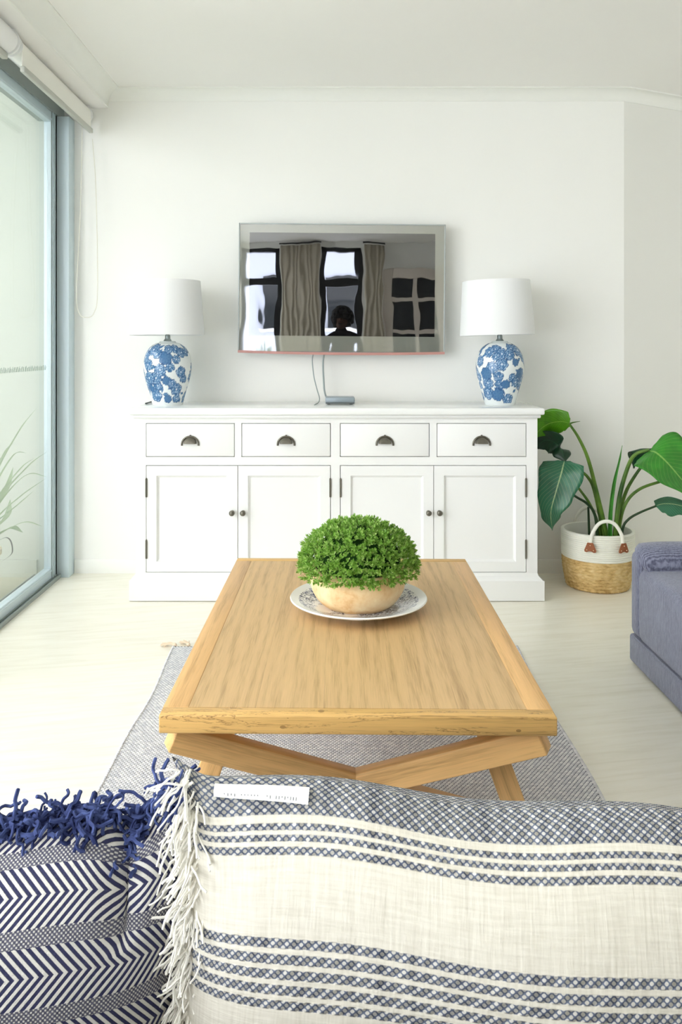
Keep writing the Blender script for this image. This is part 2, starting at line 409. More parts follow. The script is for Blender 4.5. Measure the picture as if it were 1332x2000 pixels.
M_agave = leafy('balcony_plant_leaf', [(0, lin(150,178,140)), (1, lin(190,208,176))], .5, .2)
M_fern = leafy('green_spiky_leaf', [(0, lin(66,128,40)), (1, lin(130,184,84))], .5, .25)
M_pot = MT('cream_pot', lin(196,186,160), .6, .3)
M_deck = MT('balcony_tile', lin(186,186,168), .5, .3)
M_skin = MT('skin', lin(84,56,44), .55, .3)
M_hair = MT('dark_hair', lin(14,12,12), .7, .2)
M_shirt = MT('dark_shirt', lin(34,32,36), .85, .1)
M_jeans = MT('dark_trousers', lin(38,44,62), .85, .1)
M_dots = MT('frosted_print', lin(150,168,160), .8, .1)

# ------------------------------------------------------------------ room shell
CEIL, WY = 2.515, 4.23
XC, TH = 1.53, math.radians(25)                          # outside corner and angle of the return wall
XL, YF, XR = -1.40, -2.0, 3.5
SOF = 2.42
EX, EY = 3.5, WY+math.tan(TH)*(3.5-XC)
struct(MB().box(-1.52, XR+.2, YF-.15, EY+.2, -.12, 0).build('floor', M_floor))
struct(MB().box(-1.16, XR+.2, YF-.15, EY+.2, CEIL, CEIL+.12).build('ceiling', M_ceil))
struct(MB().box(-1.55, -1.16, YF-.15, WY+.15, SOF, CEIL+.12).build('wall_bulkhead', M_ceil))
struct(MB().add([(-1.41,WY,0),(XC,WY,0),(XC,WY+.16,0),(-1.41,WY+.16,0),(-1.41,WY,2.6),(XC,WY,2.6),(XC,WY+.16,2.6),(-1.41,WY+.16,2.6)],
       [(3,2,1,0),(4,5,6,7),(0,1,5,4),(2,3,7,6),(1,2,6,5),(3,0,4,7)]).build('wall_back', M_wall))
n2 = Vector((math.sin(TH), -math.cos(TH), 0))
struct(MB().add([(XC,WY,0),(EX,EY,0),(EX,EY+.2,0),(XC,WY+.2,0),(XC,WY,2.6),(EX,EY,2.6),(EX,EY+.2,2.6),(XC,WY+.2,2.6)],
       [(3,2,1,0),(4,5,6,7),(0,1,5,4),(2,3,7,6),(1,2,6,5),(3,0,4,7)]).build('wall_angled', M_wall))
struct(MB().box(XR, XR+.15, YF-.15, EY+.2, 0, 2.6).build('wall_right', M_wall))
# wall behind the camera, with two window openings
wf = MB(); Y0, Y1 = YF-.15, YF
holes = [(-1.15, -.62, .55, 2.44), (-.12, .40, .55, 2.44)]
xs = [-1.55, -1.15, -.62, -.12, .40, XR+.15]
for a, b in ((0,1),(2,3),(4,5)): wf.box(xs[a], xs[b], Y0, Y1, 0, 2.6)
for a, b, c, d in holes: wf.box(a, b, Y0, Y1, 0, c); wf.box(a, b, Y0, Y1, d, 2.6)
struct(wf.build('wall_front', M_wall))
struct(MB().box(-1.52, -1.36, YF, -1.9, 0, SOF).build('wall_left', M_wall))
def sweep(path, prof, name, m, lab):                      # profile (offset, z) swept along a plan path with mitred corners
    P = [Vector((p[0], p[1], 0)) for p in path]; vs = []
    for i, p in enumerate(P):
        d0 = (P[i]-P[i-1]).normalized() if i else (P[1]-P[0]).normalized(); d1 = (P[i+1]-P[i]).normalized() if i < len(P)-1 else d0
        n0, n1 = Vector((d0.y, -d0.x, 0)), Vector((d1.y, -d1.x, 0)); b = (n0+n1).normalized(); k = 1/max(.3, b.dot(n0))
        vs += [p+b*(o*k)+Vector((0,0,z)) for o, z in prof]
    q = len(prof)
    fs = [(i*q+j, (i+1)*q+j, (i+1)*q+(j+1) % q, i*q+(j+1) % q) for i in range(len(P)-1) for j in range(q)]
    fs += [tuple(range(q)), tuple(range((len(P)-1)*q+q-1, (len(P)-1)*q-1, -1))]
    return struct(MB().add(vs, fs).build(name, m, smooth=.5), lab)
def cove(p, d, n=8):
    pr = [(0.0, CEIL-d), (.004, CEIL-d), (.004, CEIL-d+.004)]
    for i in range(n+1):
        a = i/n*PI/2; pr.append((.004+(p-.008)*(1-math.cos(a)), CEIL-d+.006+(d-.012)*math.sin(a)))
    return pr+[(p, CEIL-.006), (p, CEIL), (0, CEIL)]
sweep([(-1.16, WY), (XC, WY), (EX, EY)], cove(.057, .06), 'trim_1', M_trim, 'white cove cornice along the top of the back wall')
sweep([(-1.16, YF), (-1.16, WY)], [(0, SOF), (.005, SOF), (.006, SOF+.006)]+cove(.07, .09)[3:], 'trim_2', M_trim, 'white cove cornice along the bulkhead above the glass doors')
sk = [(0, 0), (.012, 0), (.012, .062), (.008, .07), (0, .07)]
sweep([(-1.33, WY), (XC, WY), (EX, EY)], sk, 'baseboard_back', M_trim, 'low white skirting board along the back wall')

# glass sliding doors on the left
struct(MB().box(-1.405, -1.332, 4.14, WY, .0, 2.352).build('trim_3', M_alu, bevel=.002), 'pale blue grey aluminium jamb beside the glass doors')
struct(MB().box(-1.52, -1.385, -1.9, WY, 2.352, SOF).build('trim_4', M_alud), 'grey aluminium head track above the glass doors')
tr = MB().box(-1.52, -1.372, -1.9, 4.14, 0, .008)
for x in (-1.508, -1.47, -1.432, -1.395, -1.376): tr.box(x-.004, x+.004, -1.9, 4.14, .008, .020)
struct(tr.build('trim_5', M_alud, bevel=.001), 'ribbed aluminium floor track of the glass doors')
def door(n, x, y0, y1, dots=False, stile=.06):
    d = bpy.data.objects.new('door_%d' % n, None); COL.objects.link(d); d.location = (x, 0, 0); struct(d)
    z0, z1 = .020, 2.352
    for a, b in ((y0, y0+stile), (y1-stile, y1)):
        s = MB().box(-.018, .018, a, b, z0, z1).box(.018, .024, a+.012, a+.022, z0, z1).box(.018, .024, b-.022, b-.012, z0, z1).build('stile', M_alu, d, bevel=.0015)
    if dots:
        for yy in (y1-stile+.004, y1-.030, y1-.012): MB().box(.0178, .0192, yy, yy+.004, z0+.002, z1-.002).build('gasket', M_rubber if yy > y1-.02 else M_alud, d)
    MB().box(-.018, .018, y0+stile, y1-stile, z0, z0+.05).box(.018, .022, y0+stile, y1-stile, z0+.034, z0+.044).build('bottom_rail', M_alu, d, bevel=.0015)
    MB().box(-.018, .018, y0+stile, y1-stile, z1-.05, z1).box(.018, .022, y0+stile, y1-stile, z1-.044, z1-.034).build('top_rail', M_alu, d, bevel=.0015)
    MB().box(-.004, .004, y0+stile, y1-stile, z0+.05, z1-.05).build('glass_pane', M_glass, d)
    if dots:
        mk = MB(); yy = y0+stile+.05
        while yy < y1-stile-.05:
            for k in range(3):
                a = yy+k*.007+random.uniform(-.002, .002); h = random.uniform(.014, .026)
                mk.add([(.0046, a, 1.062), (.0046, a+.0032, 1.062), (.0046, a+.0032+h*.5, 1.062+h), (.0046, a+h*.5, 1.062+h)], [(0,1,2,3)])
            yy += .026
        o = mk.build('safety_marking', M_dots, d); tag(o, 'row of small frosted slanted marks on the glass', kind='stuff')
    return d
tag(door(1, -1.412, 2.64, 4.115, True), 'glass sliding door panel next to the back wall')
tag(door(2, -1.462, 1.14, 2.70), 'glass sliding door panel beside the coffee table')
tag(door(3, -1.412, -.38, 1.20), 'glass sliding door panel beside the near sofa')
tag(door(4, -1.462, -1.90, -.32), 'glass sliding door panel nearest the rear windows')
struct(MB().box(-1.43, -1.394, 4.115, 4.14, .02, 2.352).build('trim_6', M_rubber), 'black rubber gasket strip beside the aluminium jamb')

# roller blinds
def blind(label, y0, y1, drop, r, chain):
    t = thing('roller_blind', label, 'blind', (-1.27, 0, 2.372))
    MB().tube([(0, y0+.012, 0), (0, y1-.012, 0)], r, 24).build('roller_tube', M_blindt, t, smooth=.6)
    f = MB()
    pr = [(r*math.cos(a)+.0, r*math.sin(a)) for a in np.linspace(PI/2, 0, 9)]
    pr = [(p[0]*1.04, p[1]*1.04) for p in pr]+[(r*1.04, -drop)]
    pr2 = [(x-.003, z-.001) for x, z in pr][::-1]
    ring = pr+pr2; q = len(ring)
    f.add([(x, y0+.02, z) for x, z in ring]+[(x, y1-.02, z) for x, z in ring], [(j, (j+1) % q, q+(j+1) % q, q+j) for j in range(q)]+[tuple(range(q)), tuple(range(2*q-1, q-1, -1))])
    if drop <= 0: f = MB().tube([(0, y0+.02, 0), (0, y1-.02, 0)], r*1.10, 32)
    f.build('blind_fabric', M_blind if drop > 0 else M_blindt, t, smooth=.6)
    if drop <= 0: MB().box(-.012, .012, y0+.018, y1-.018, -r*1.1-.024, -r*1.1).build('bottom_bar', M_bbar, t, bevel=.004)
    else: MB().box(r-.008, r+.012, y0+.018, y1-.018, -drop-.024, -drop).build('bottom_bar', M_bbar, t, bevel=.004)
    for yy in (y0, y1-.012):
        MB().box(-.03, .03, yy, yy+.008, -.02, SOF-2.372).tube([(0, yy+.0005, 0), (0, yy+.0115, 0)], r*1.1+.004, 24).build('bracket', M_blindt, t, smooth=.6)
    if chain:
        x0 = .03
        pts = bez([(x0-.03, y1-.03, -.02), (-.01, y1-.03, -.5), (-.03, y1-.03, -.9), (-.018, y1-.03, -1.02), (.02, y1-.03, -1.045), (.06, y1-.03, -1.02), (.078, y1-.03, -.9), (.07, y1-.03, -.4), (.052, y1-.03, -.13)], 10)
        MB().tube(pts, .0022, 6).build('pull_cord', M_chain, t, smooth=1.0)
    return t
blind('cream roller blind ending at the back wall, with a hanging cord loop', 3.22, 4.19, .075, .040, True)
blind('cream roller blind with rounded white tube end, nearest the camera', 1.6, 3.19, 0, .046, False)

# balcony outside the glass
struct(MB().box(-3.3, -1.52, -2.4, WY+.16, -.14, -.02).build('floor_balcony', M_deck))
struct(MB().box(-3.3, -1.411, WY, WY+.16, -.02, 2.9).build('wall_balcony', M_bwall))
struct(MB().box(-2.5, -1.55, -2.4, WY+.16, 2.62, 2.8).build('ceiling_sky_blocker', M_ceil))  # unseen slab added to cut the high sky light entering the doors
struct(MB().box(-3.30, -3.16, 1.6, WY, -.02, 2.62).build('wall_sky_blocker', M_bwall), 'added unseen wall outside the glass doors, blocking the sky')  # made-up wall, keeps sky light off the back wall near the glass
struct(MB().box(-3.15, -1.525, WY-.012, WY, -.02, .07).build('baseboard_balcony', M_bwall))
bal = thing('balcony_railing', 'glass balcony railing with pale metal handrail outside the sliding doors', 'railing', (-3.2, 0, -.02))
MB().box(-.03, .03, -2.3, 1.58, 1.02, 1.06).build('handrail', M_alu, bal, bevel=.006)
for i in range(3):
    y0 = -2.2+i*1.25
    MB().box(-.006, .006, y0+.03, y0+1.2, .08, 1.02).build('glass_panel', M_clear, bal)
    MB().box(-.02, .02, y0-.02, y0+.02, 0, 1.02).build('post', M_alu, bal, bevel=.003)
def strap(mb, pts, wmax, side, n=10):                     # arching strap leaf with a slight fold
    P = bez(pts, n); m = len(P); vs = []
    for i, p in enumerate(P):
        t = i/(m-1); w = wmax*min(1, 3.5*(1-t)**.9)*(.55+.45*min(1, t*4)); s = Vector(side)
        vs += [p-s*w, p+Vector((0,0,-w*.35)), p+s*w]
    mb.add(vs, [(i*3+k, i*3+k+1, i*3+k+4, i*3+k+3) for i in range(m-1) for k in range(2)])
bp_ = thing('balcony_plant', 'arching strap-leaved potted plant on the balcony behind the glass', 'plant', (-1.66, 3.78, -.02))
MB().lathe([(.0, 0), (.085, 0), (.115, .22), (.122, .225), (.122, .25), (.108, .25), (.10, .2), (0, .2)], 32).build('pot', M_pot, bp_, smooth=.6)
MB().lathe([(0, .205), (.1, .205), (0, .215)], 16).build('soil', M_soil, bp_)
base = Vector((-1.66, 3.78, -.02))
tips = [((72,796),(35,845),4.0,.006), ((30,862),(8,885),3.9,.006), ((52,884),(25,890),3.95,.007), ((93,881),(55,910),4.05,.009), ((70,893),(40,915),4.0,.008),
        ((92,931),(50,928),4.05,.007), ((90,934),(45,965),4.0,.010), ((68,957),(35,985),3.95,.009), ((26,912),(10,960),3.9,.020), ((20,975),(12,1010),3.88,.022), ((84,1028),(45,1020),4.0,.007), ((45,1040),(20,1030),3.95,.018)]
for (tx, ty), (mx_, my_), YY, wd in tips:
    b = MB(); T = at(tx, ty, YY)-base; Mi = at(mx_, my_, (YY+3.78)/2)-base
    strap(b, [(0, 0, .21), Vector((Mi.x*.45, Mi.y*.4, .21+(Mi.z-.21)*.62)), Mi, T], wd, (.5, .75, .2)); b.build('leaf', M_agave, bp_, smooth=1.2)
b = MB(); strap(b, [(0, -.01, .21), at(10, 1050, 3.8)-base, at(24, 1078, 3.85)-base, at(2, 1098, 3.8)-base], .004, (.5, .75, .2)); b.build('leaf', M_cordk, bp_, smooth=1.2)

# ------------------------------------------------------------------ sideboard
sb = thing('sideboard', 'long white painted sideboard with four drawers and four doors', 'sideboard', (.026, 0, 0))
SX = .026
FY = 3.775                                                # face of the carcass
def sx(px): return (px-HX)/(FPX/FY)-SX
def sz(py): return CAM_Z-(py-HY)/(FPX/FY)
BX0, BX1 = -.929, .937                                     # carcass sides (local)
dz1, dz0 = sz(826.5), sz(892.5); oz1, oz0 = sz(908.5), sz(1118)
drw = [(sx(285), sx(458.5)), (sx(471.5), sx(646)), (sx(664), sx(839)), (sx(853), sx(1028))]
drs = [(sx(285), sx(464.5)), (sx(464.5), sx(646)), (sx(664), sx(847)), (sx(847), sx(1028))]
car = MB().box(BX0, BX0+.03, FY+.02, 4.205, .09, .858).box(BX1-.03, BX1, FY+.02, 4.205, .09, .858).box(BX0+.03, BX1-.03, FY+.06, 4.205, .09, .858)
car.build('carcass', M_white, sb, bevel=.002)
ff = MB()                                                 # face frame around the drawers and doors
zz = [.09, oz0, oz1, dz0, dz1, .858]
ff.box(BX0, drw[0][0], FY, FY+.06, .09, .858); ff.box(drw[3][1], BX1, FY, FY+.06, .09, .858)
ff.box(drs[1][1], drs[2][0], FY, FY+.06, .09, .858)
for a, b in ((drs[0][0], drs[1][1]), (drs[2][0], drs[3][1])):
    ff.box(a, b, FY, FY+.06, .09, oz0); ff.box(a, b, FY, FY+.06, oz1, dz0); ff.box(a, b, FY, FY+.06, dz1, .858)
ff.box(drw[0][1], drw[1][0], FY, FY+.06, dz0, dz1); ff.box(drw[2][1], drw[3][0], FY, FY+.06, dz0, dz1)
ff.build('face_frame', M_white, sb)
pl = MB().box(BX0-.026, BX1+.026, 3.748, 4.205, .003, .094)
o = len(pl.v)
ra = [(BX0-.020, 3.753, BX1+.020), (BX0-.012, 3.760, BX1+.012), (BX0-.004, 3.770, BX1+.004), (BX0-.0005, 3.7745, BX1+.0005)]
for (x0, y0, x1), z in zip(ra, (.094, .104, .112, .124)): pl.v += [(x0, y0, z), (x1, y0, z), (x1, 4.205, z), (x0, 4.205, z)]
pl.f += [(o+4*k+i, o+4*k+(i+1) % 4, o+4*k+4+(i+1) % 4, o+4*k+4+i) for k in range(3) for i in range(4)]
pl.build('plinth', M_white, sb, bevel=0, smooth=.4)
tp = MB().box(-.952, .962, 3.735, 4.212, .862, .894).build('top', M_top, sb, bevel=.008, seg=3)
MB().box(-.940, .949, 3.755, 4.21, .846, .862).build('top_moulding', M_white, sb, bevel=.005, seg=2)
# cup handle mesh
def cup():
    m = MB(); Wd, Hh, Dp = .030, .030, .024
    n, k = 20, 8
    vs = []
    for i in range(n+1):                                   # a quarter-dome shell: half-disc outline swelling forward
        a = PI*i/n
        for j in range(k+1):
            t = j/k*PI/2
            x = Wd*math.cos(a)*math.cos(t*.0+0) * (1-(j/k)**2*.28); zz_ = Hh*math.sin(a)*math.cos(t)
            vs.append((x if j else Wd*math.cos(a), -.002-Dp*math.sin(t), zz_))
    m.add(vs, [(i*(k+1)+j, (i+1)*(k+1)+j, (i+1)*(k+1)+j+1, i*(k+1)+j+1) for i in range(n) for j in range(k)])
    rim = [(math.cos(PI*i/24)*.039, -.003, math.sin(PI*i/24)*.036-.004) for i in range(25)]
    rim = [(-.0 + rim[0][0], -.003, -.010)]+rim+[(rim[-1][0], -.003, -.010)]
    m.tube(rim, .0046, 8)
    m.tube([(0, -.002, .033), (0, -.002, .040)], .004, 8)
    return m.mesh('cup_handle', smooth=.9)
cup_me = cup(); cup_me.materials.append(M_bronze.m)
knob_me = MB().lathe([(0.0, 0), (.009, 0), (.010, .002), (.0055, .004), (.0048, .012), (.009, .016), (.0125, .021), (.0132, .026), (.0105, .031), (.005, .0335), (0, .034)], 24).mesh('knob', smooth=.9)
knob_me.transform(Matrix.Rotation(PI/2, 4, 'X')); knob_me.materials.append(M_bronze.m)
hing_me = MB().tube([(0, 0, -.042), (0, 0, .042)], .0045, 10).tube([(0, 0, .042), (0, 0, .047)], [.0045, .002], 10).mesh('hinge', smooth=.6); hing_me.materials.append(M_bronze.m)
G = .0030
dlab = ['first drawer from the glass doors', 'second drawer from the glass doors', 'third drawer from the glass doors', 'drawer next to the leafy plant']
for i, (a, b) in enumerate(drw):
    d = MB().box(a+G, b-G, FY-.001, FY+.05, dz0+G, dz1-G).build('drawer', M_white, sb, bevel=.0012)
    c = link('cup_handle', cup_me, None, d, ((a+b)/2, FY-.001, sz(866)))
    c['label'] = 'pewter cup handle'
for i, (a, b) in enumerate(drs):
    a += G if i % 2 == 0 else G*.45; b -= G if i % 2 else G*.45; z0, z1 = oz0+G, oz1-G; fw = .046
    dm = MB().box(a, a+fw, FY-.001, FY+.05, z0, z1).box(b-fw, b, FY-.001, FY+.05, z0, z1)
    dm.box(a+fw, b-fw, FY-.001, FY+.05, z0, z0+fw).box(a+fw, b-fw, FY-.001, FY+.05, z1-fw, z1)
    d = dm.build('door', M_white, sb)
    pa, pb, pc, pd = a+fw, b-fw, z0+fw, z1-fw; e = .010
    pm = MB().add([(pa, FY, pc), (pb, FY, pc), (pb, FY, pd), (pa, FY, pd), (pa+.003, FY+.006, pc+.003), (pb-.003, FY+.006, pc+.003), (pb-.003, FY+.006, pd-.003), (pa+.003, FY+.006, pd-.003),
                   (pa+e, FY+.012, pc+e), (pb-e, FY+.012, pc+e), (pb-e, FY+.012, pd-e), (pa+e, FY+.012, pd-e)],
                  [(k, (k+1) % 4, (k+1) % 4+4, k+4) for k in range(4)]+[(k+4, (k+1) % 4+4, (k+1) % 4+8, k+8) for k in range(4)]+[(8,9,10,11)])
    pm.build('panel', M_white, d)
    kx = b-.024 if i % 2 == 0 else a+.024
    k = link('knob', knob_me, None, d, (kx, FY-.001, sz(1000.5))); k['label'] = 'round pewter knob'
    hx = a-.0005 if i % 2 == 0 else b+.0005
    for hz in (sz(953), sz(1073)): link('hinge', hing_me, None, d, (hx, FY-.004, hz))

# ------------------------------------------------------------------ lamps
def vase_mesh():
    prof = bez([(.072, .0, 0), (.076, .012, 0), (.092, .07, 0), (.109, .13, 0), (.116, .185, 0), (.110, .235, 0), (.090, .275, 0), (.062, .297, 0), (.040, .304, 0), (.036, .310, 0), (.0, .311, 0)], 12)
    prof = [(0, 0), (.066, 0), (.068, .002)]+[(max(p.x, 0), p.y) for p in prof if p.y >= .004 or p.x > .07]
    n = 220; me = MB().lathe(prof, n).mesh('vase', smooth=1.0)
    vs = np.array([v.co[:] for v in me.vertices]); th = np.arctan2(vs[:,1], vs[:,0]); zz = vs[:,2]; r = np.hypot(vs[:,0], vs[:,1]).clip(.03)
    white = np.array(lin(228,234,234)[:3]); colr = np.tile(white, (len(vs), 1))
    rg = np.random.default_rng(12)
    b1, b2, b3 = np.array(lin(58,104,152)[:3]), np.array(lin(98,140,178)[:3]), np.array(lin(34,70,112)[:3])
    fl = []
    tries = 0
    while len(fl) < 62 and tries < 9000:
        tries += 1; t = rg.uniform(-PI, PI); h = rg.uniform(.03, .285); R = rg.uniform(.019, .036)
        rr_ = np.interp(h, [0, .07, .185, .275, .3], [.072, .092, .116, .09, .055])
        if all(math.hypot(((t-a+PI) % (2*PI)-PI)*rr_, h-b) > (R+c)*.60 for a, b, c in fl): fl.append((t, h, R))
    for k in range(70):                                    # leaves between the blooms
        t, h = rg.uniform(-PI, PI), rg.uniform(.02, .29); al = rg.uniform(0, PI); L, Wd = rg.uniform(.012, .020), rg.uniform(.005, .008)
        dx = ((th-t+PI) % (2*PI)-PI)*r; dy = zz-h
        a = dx*math.cos(al)+dy*math.sin(al); b = -dx*math.sin(al)+dy*math.cos(al)
        e = np.abs(b)/(Wd*(1-(a/L)**2).clip(0.001)); m = (np.abs(a) < L) & (e < 1)
        colr[m] = b1; colr[m & (np.abs(b) < .0011)] = b2; colr[m & (e > .82)] = b3
    for t, h, R in fl:
        dx = ((th-t+PI) % (2*PI)-PI)*r; dy = zz-h; d = np.hypot(dx, dy); ph = np.arctan2(dy, dx); p0 = rg.uniform(0, 6); nn = int(rg.integers(5, 9))
        ro = R*(.86+.16*np.abs(np.cos(nn*.5*ph+p0)))
        m = d < ro; q = d/ro
        solid = rg.random() < .25
        tone = .5+.5*np.cos(nn*ph+2*p0)*np.sin(q*9)
        c = b1[None]*(1-tone[:,None]*.55)+b2[None]*(tone[:,None]*.55)
        if not solid:
            ln = (np.abs(np.sin(nn*1.5*ph+p0)) < .16) & (q > .35) | (np.abs((q*3.2) % 1-.5) < .07)
            c[ln] = np.array(lin(168,196,222)[:3]); c[q < .16] = np.array(lin(200,214,228)[:3])
        c[q > .9] = b3*.6+b1*.4
        colr[m] = c[m]
    colr[zz < .012] = white; colr[zz > .303] = white*.85
    ca = me.color_attributes.new('print', 'FLOAT_COLOR', 'POINT')
    ca.data.foreach_set('color', np.c_[colr, np.ones(len(vs))].astype(np.float32).ravel())
    me.materials.append(M_vase.m); return me
vase_me = vase_mesh()
shade_me = MB().lathe([(.181, .0), (.1815, .003), (.1635, .262), (.163, .265), (.160, .265), (.1600, .262), (.1785, .003), (.1785, 0), (.181, 0)], 96).mesh('lamp_shade', smooth=.5); shade_me.materials.append(M_shade.m)
neck_me = MB().lathe([(0, 0), (.019, 0), (.020, .004), (.016, .010), (.013, .014), (.0125, .030), (.009, .034), (.009, .085), (.004, .088), (.004, .27), (0, .272)], 24).mesh('neck', smooth=.6); neck_me.materials.append(M_neck.m)
sp = MB()
for k in range(3): sp.tube([(0, 0, .262), (.16*math.cos(k*2*PI/3), .16*math.sin(k*2*PI/3), .262)], .0018, 6)
sp_me = sp.mesh('shade_spider', smooth=.6); sp_me.materials.append(M_neck.m)
lampz = .894
for lab, X, rz, tilt, cord in (('blue and white floral ginger jar lamp beside the glass doors', -.798, .6, .3, True), ('blue and white floral ginger jar lamp beside the leafy plant, shade slightly tilted', .832, 2.75, 1.5, False)):
    L = thing('table_lamp', lab, 'lamp', (X, 3.985, lampz), 0, 'pair of lamps on the sideboard')
    vo = link('vase', vase_me, None, L); vo.rotation_euler = (0, 0, rz)
    vo['label'] = 'white porcelain body with blue floral print'
    link('neck', neck_me, None, L, (0, 0, .309))
    so = link('lamp_shade', shade_me, None, L, (-.002 if cord else -.012, 0, .340)); so.rotation_euler = (0, math.radians(-tilt), 0); so['label'] = 'plain white drum shade'
    so2 = link('shade_spider', sp_me, None, so, (0, 0, -.005))
    if cord: MB().tube(bez([(-.062, .02, .012), (-.085, .015, .012), (-.105, .0, .004), (-.118, .05, .003), (-.11, .14, .003)], 8), .0026, 6).build('flex', M_cordk, L, smooth=1.0)

# ------------------------------------------------------------------ television, media box, cables
tvx0, tvx1, tvz1, tvz0 = -.467, .584, 1.803, 1.146; TY = 4.13
tcx, tcz = (tvx0+tvx1)/2, (tvz0+tvz1)/2
tv = thing('television', 'wall-mounted flat television with grey gloss bezel above the sideboard', 'television', (tcx, TY, tcz))
tv.rotation_euler = (0, math.radians(.5), 0)
w2_, h2_ = (tvx1-tvx0)/2, (tvz1-tvz0)/2
MB().box(-w2_, w2_, .004, .045, -h2_, h2_).build('back_shell', M_rim, tv, bevel=.004)
bz = MB(); ix0, ix1, iz0, iz1 = -w2_+.055, w2_-.052, -h2_+.085, h2_-.048; e = .006
bz.box(-w2_+e, w2_-e, 0, .004, iz1, h2_-e).box(-w2_+e, w2_-e, 0, .004, -h2_+e, iz0).box(-w2_+e, ix0, 0, .004, iz0, iz1).box(ix1, w2_-e, 0, .004, iz0, iz1)
bz.build('bezel', M_bezel, tv)
MB().box(ix0, ix1, -.0003, .004, iz0, iz1).build('screen', M_screen, tv)
rim = MB()
for a in (-1, 1): rim.box(a*(w2_-e/2)-e/2, a*(w2_-e/2)+e/2, -.004, .006, -h2_, h2_)
rim.box(-w2_, w2_, -.004, .006, h2_-e, h2_); rim.build('outer_rim', M_rim, tv, bevel=.0015)
tr_ = MB(); N_ = 24
for sgn in (0,):
    vs = []
    for i in range(N_+1):
        t = i/N_*2-1; x = t*w2_; zb = -h2_-.008*(1-t*t)
        vs += [(x, -.006, zb-.003), (x, .03, zb-.003), (x, .03, -h2_+.004), (x, -.006, zb+.010)]
    tr_.add(vs, [(i*4+k, i*4+4+k, i*4+4+(k+1) % 4, i*4+(k+1) % 4) for i in range(N_) for k in range(4)]+[(0,1,2,3), tuple(N_*4+3-k for k in range(4))])
tr_.build('bottom_trim', M_red, tv)
MB().box(-.2, .2, .045, .096, -.15, .15).build('wall_bracket', M_black, tv)
mbx = thing('media_box', 'small silver grey set-top box standing under the television', 'media box', (.048, 4.03, lampz))
MB().box(-.072, .072, -.055, .055, .003, .036).build('casing', M_box, mbx, bevel=.005)
MB().box(-.070, .070, -.0575, -.0535, .004, .012).build('front_strip', M_boxd, mbx)
for i in (-1, 1):
    for j in (-1, 1): MB().lathe([(0, 0), (.008, 0), (.008, .004), (0, .004)], 12, (i*.055, j*.04, 0)).build('foot', M_black, mbx)
def wire(label, pts, r, m):
    o = MB().tube(bez(pts, 10), r, 8).build('cable', m, smooth=1.0); return tag(o, label, 'cable', 'television cables')
wire('thin grey cable hanging from the television left of the set-top box', [at(612,690,4.15), at(610,705,4.15), at(613,735,4.13), at(619,760,4.12), at(624,778,4.10), at(621,786.5,4.02), at(614,790.5,3.90)], .0028, M_cordw)
wire('double grey cable dropping straight down to the set-top box', [at(633,690,4.15), at(631,710,4.15), at(632,740,4.14), at(634,765,4.13), (-.012, 4.12, .905), (.0, 4.10, .910)], .0045, M_cordw)

# ------------------------------------------------------------------ coffee table
TW, TL, TZ, TT = .78, 1.195, .45, .037
tab = thing('coffee_table', 'rectangular oak coffee table with crossed legs on the woven rug', 'table', (.053, 1.588, 0), math.radians(-.9))
hw = TW/2; er, sr = .037, .052
MB().box(-hw, hw, 0, er, TZ-TT, TZ).build('end_rail', M_oakf, tab, bevel=.003)
MB().box(-hw, hw, TL-er, TL, TZ-TT, TZ).build('end_rail', M_oakf, tab, bevel=.003)
for s in (-1, 1): MB().box(s*hw, s*(hw-sr), er+.0004, TL-er-.0004, TZ-TT, TZ-.0002).build('side_rail', M_oaks, tab, bevel=.002)
npl = 5; pw = (TW-2*sr)/npl
for i in range(npl):
    x0 = -hw+sr+i*pw
    MB().box(x0+.0001, x0+pw-.0001, er+.0006, TL-er-.0006, TZ-TT+.006, TZ-.0006).build('plank', M_oakp, tab)
def beam(name, a, b, w, h, up):                            # grain runs along the beam's own x axis
    a, b = Vector(a), Vector(b); d = (b-a); L = d.length; d.normalize(); y = Vector(up).cross(d).normalized(); z = d.cross(y)
    o = MB().box(-L/2, L/2, -w/2, w/2, -h/2, h/2).build(name, M_oakl, tab, bevel=.003)
    o.matrix_local = Matrix.Translation((a+b)/2) @ Matrix((d, y, z)).transposed().to_4x4(); return o
for far in (0, 1):                                        # each end: a leaning cross and two splayed legs
    fy = (lambda y: TL-y) if far else (lambda y: y)
    for s in (-1, 1):
        o_ = .002*s
        beam('cross_brace', (-s*.375, fy(.045), TZ-TT-.024), (s*.335, fy(.29 if far else .37), .036), .046, .052, (0, 0, 1))
        beam('leg', (s*.262, fy(.262), TZ-TT-.008), (s*.400, fy(.262), .022), .052, .052, (0, 1, 0))

# plate, bowl and clipped plant
PX, PY = .078, 2.245
plate = MB().lathe([(0, .006), (.085, .006), (.092, .0), (.100, .0), (.104, .008), (.150, .018), (.186, .030), (.189, .033), (.187, .036), (.180, .034), (.140, .022), (.105, .014), (.0, .012)], 96, (0, 0, 0)).build('plate', M_plate, loc=(PX, PY, TZ), smooth=.7)
tag(plate, 'white plate with blue printed pattern under the round planter', 'plate')
pp = thing('potted_plant', 'round clipped green plant in a cream terracotta bowl on the coffee table', 'plant', (PX-.002, PY, TZ+.0125))
bw = [(0, 0), (.078, 0), (.094, .004), (.114, .021), (.127, .046), (.131, .070), (.128, .092), (.121, .102), (.115, .102), (.119, .092), (.121, .070), (.115, .046), (.090, .022), (0, .014)]
MB().lathe([(p.x, p.y) for p in bez([(a, b, 0) for a, b in bw], 4)], 72, rf=lambda a, z, j: .0012*math.sin(5*a)+.0008*math.sin(9*a+z*60)).build('bowl', M_bowl, pp, smooth=.9)
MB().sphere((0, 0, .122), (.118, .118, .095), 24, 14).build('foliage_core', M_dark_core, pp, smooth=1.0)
fo = MB(); vv, ff_ = [], []
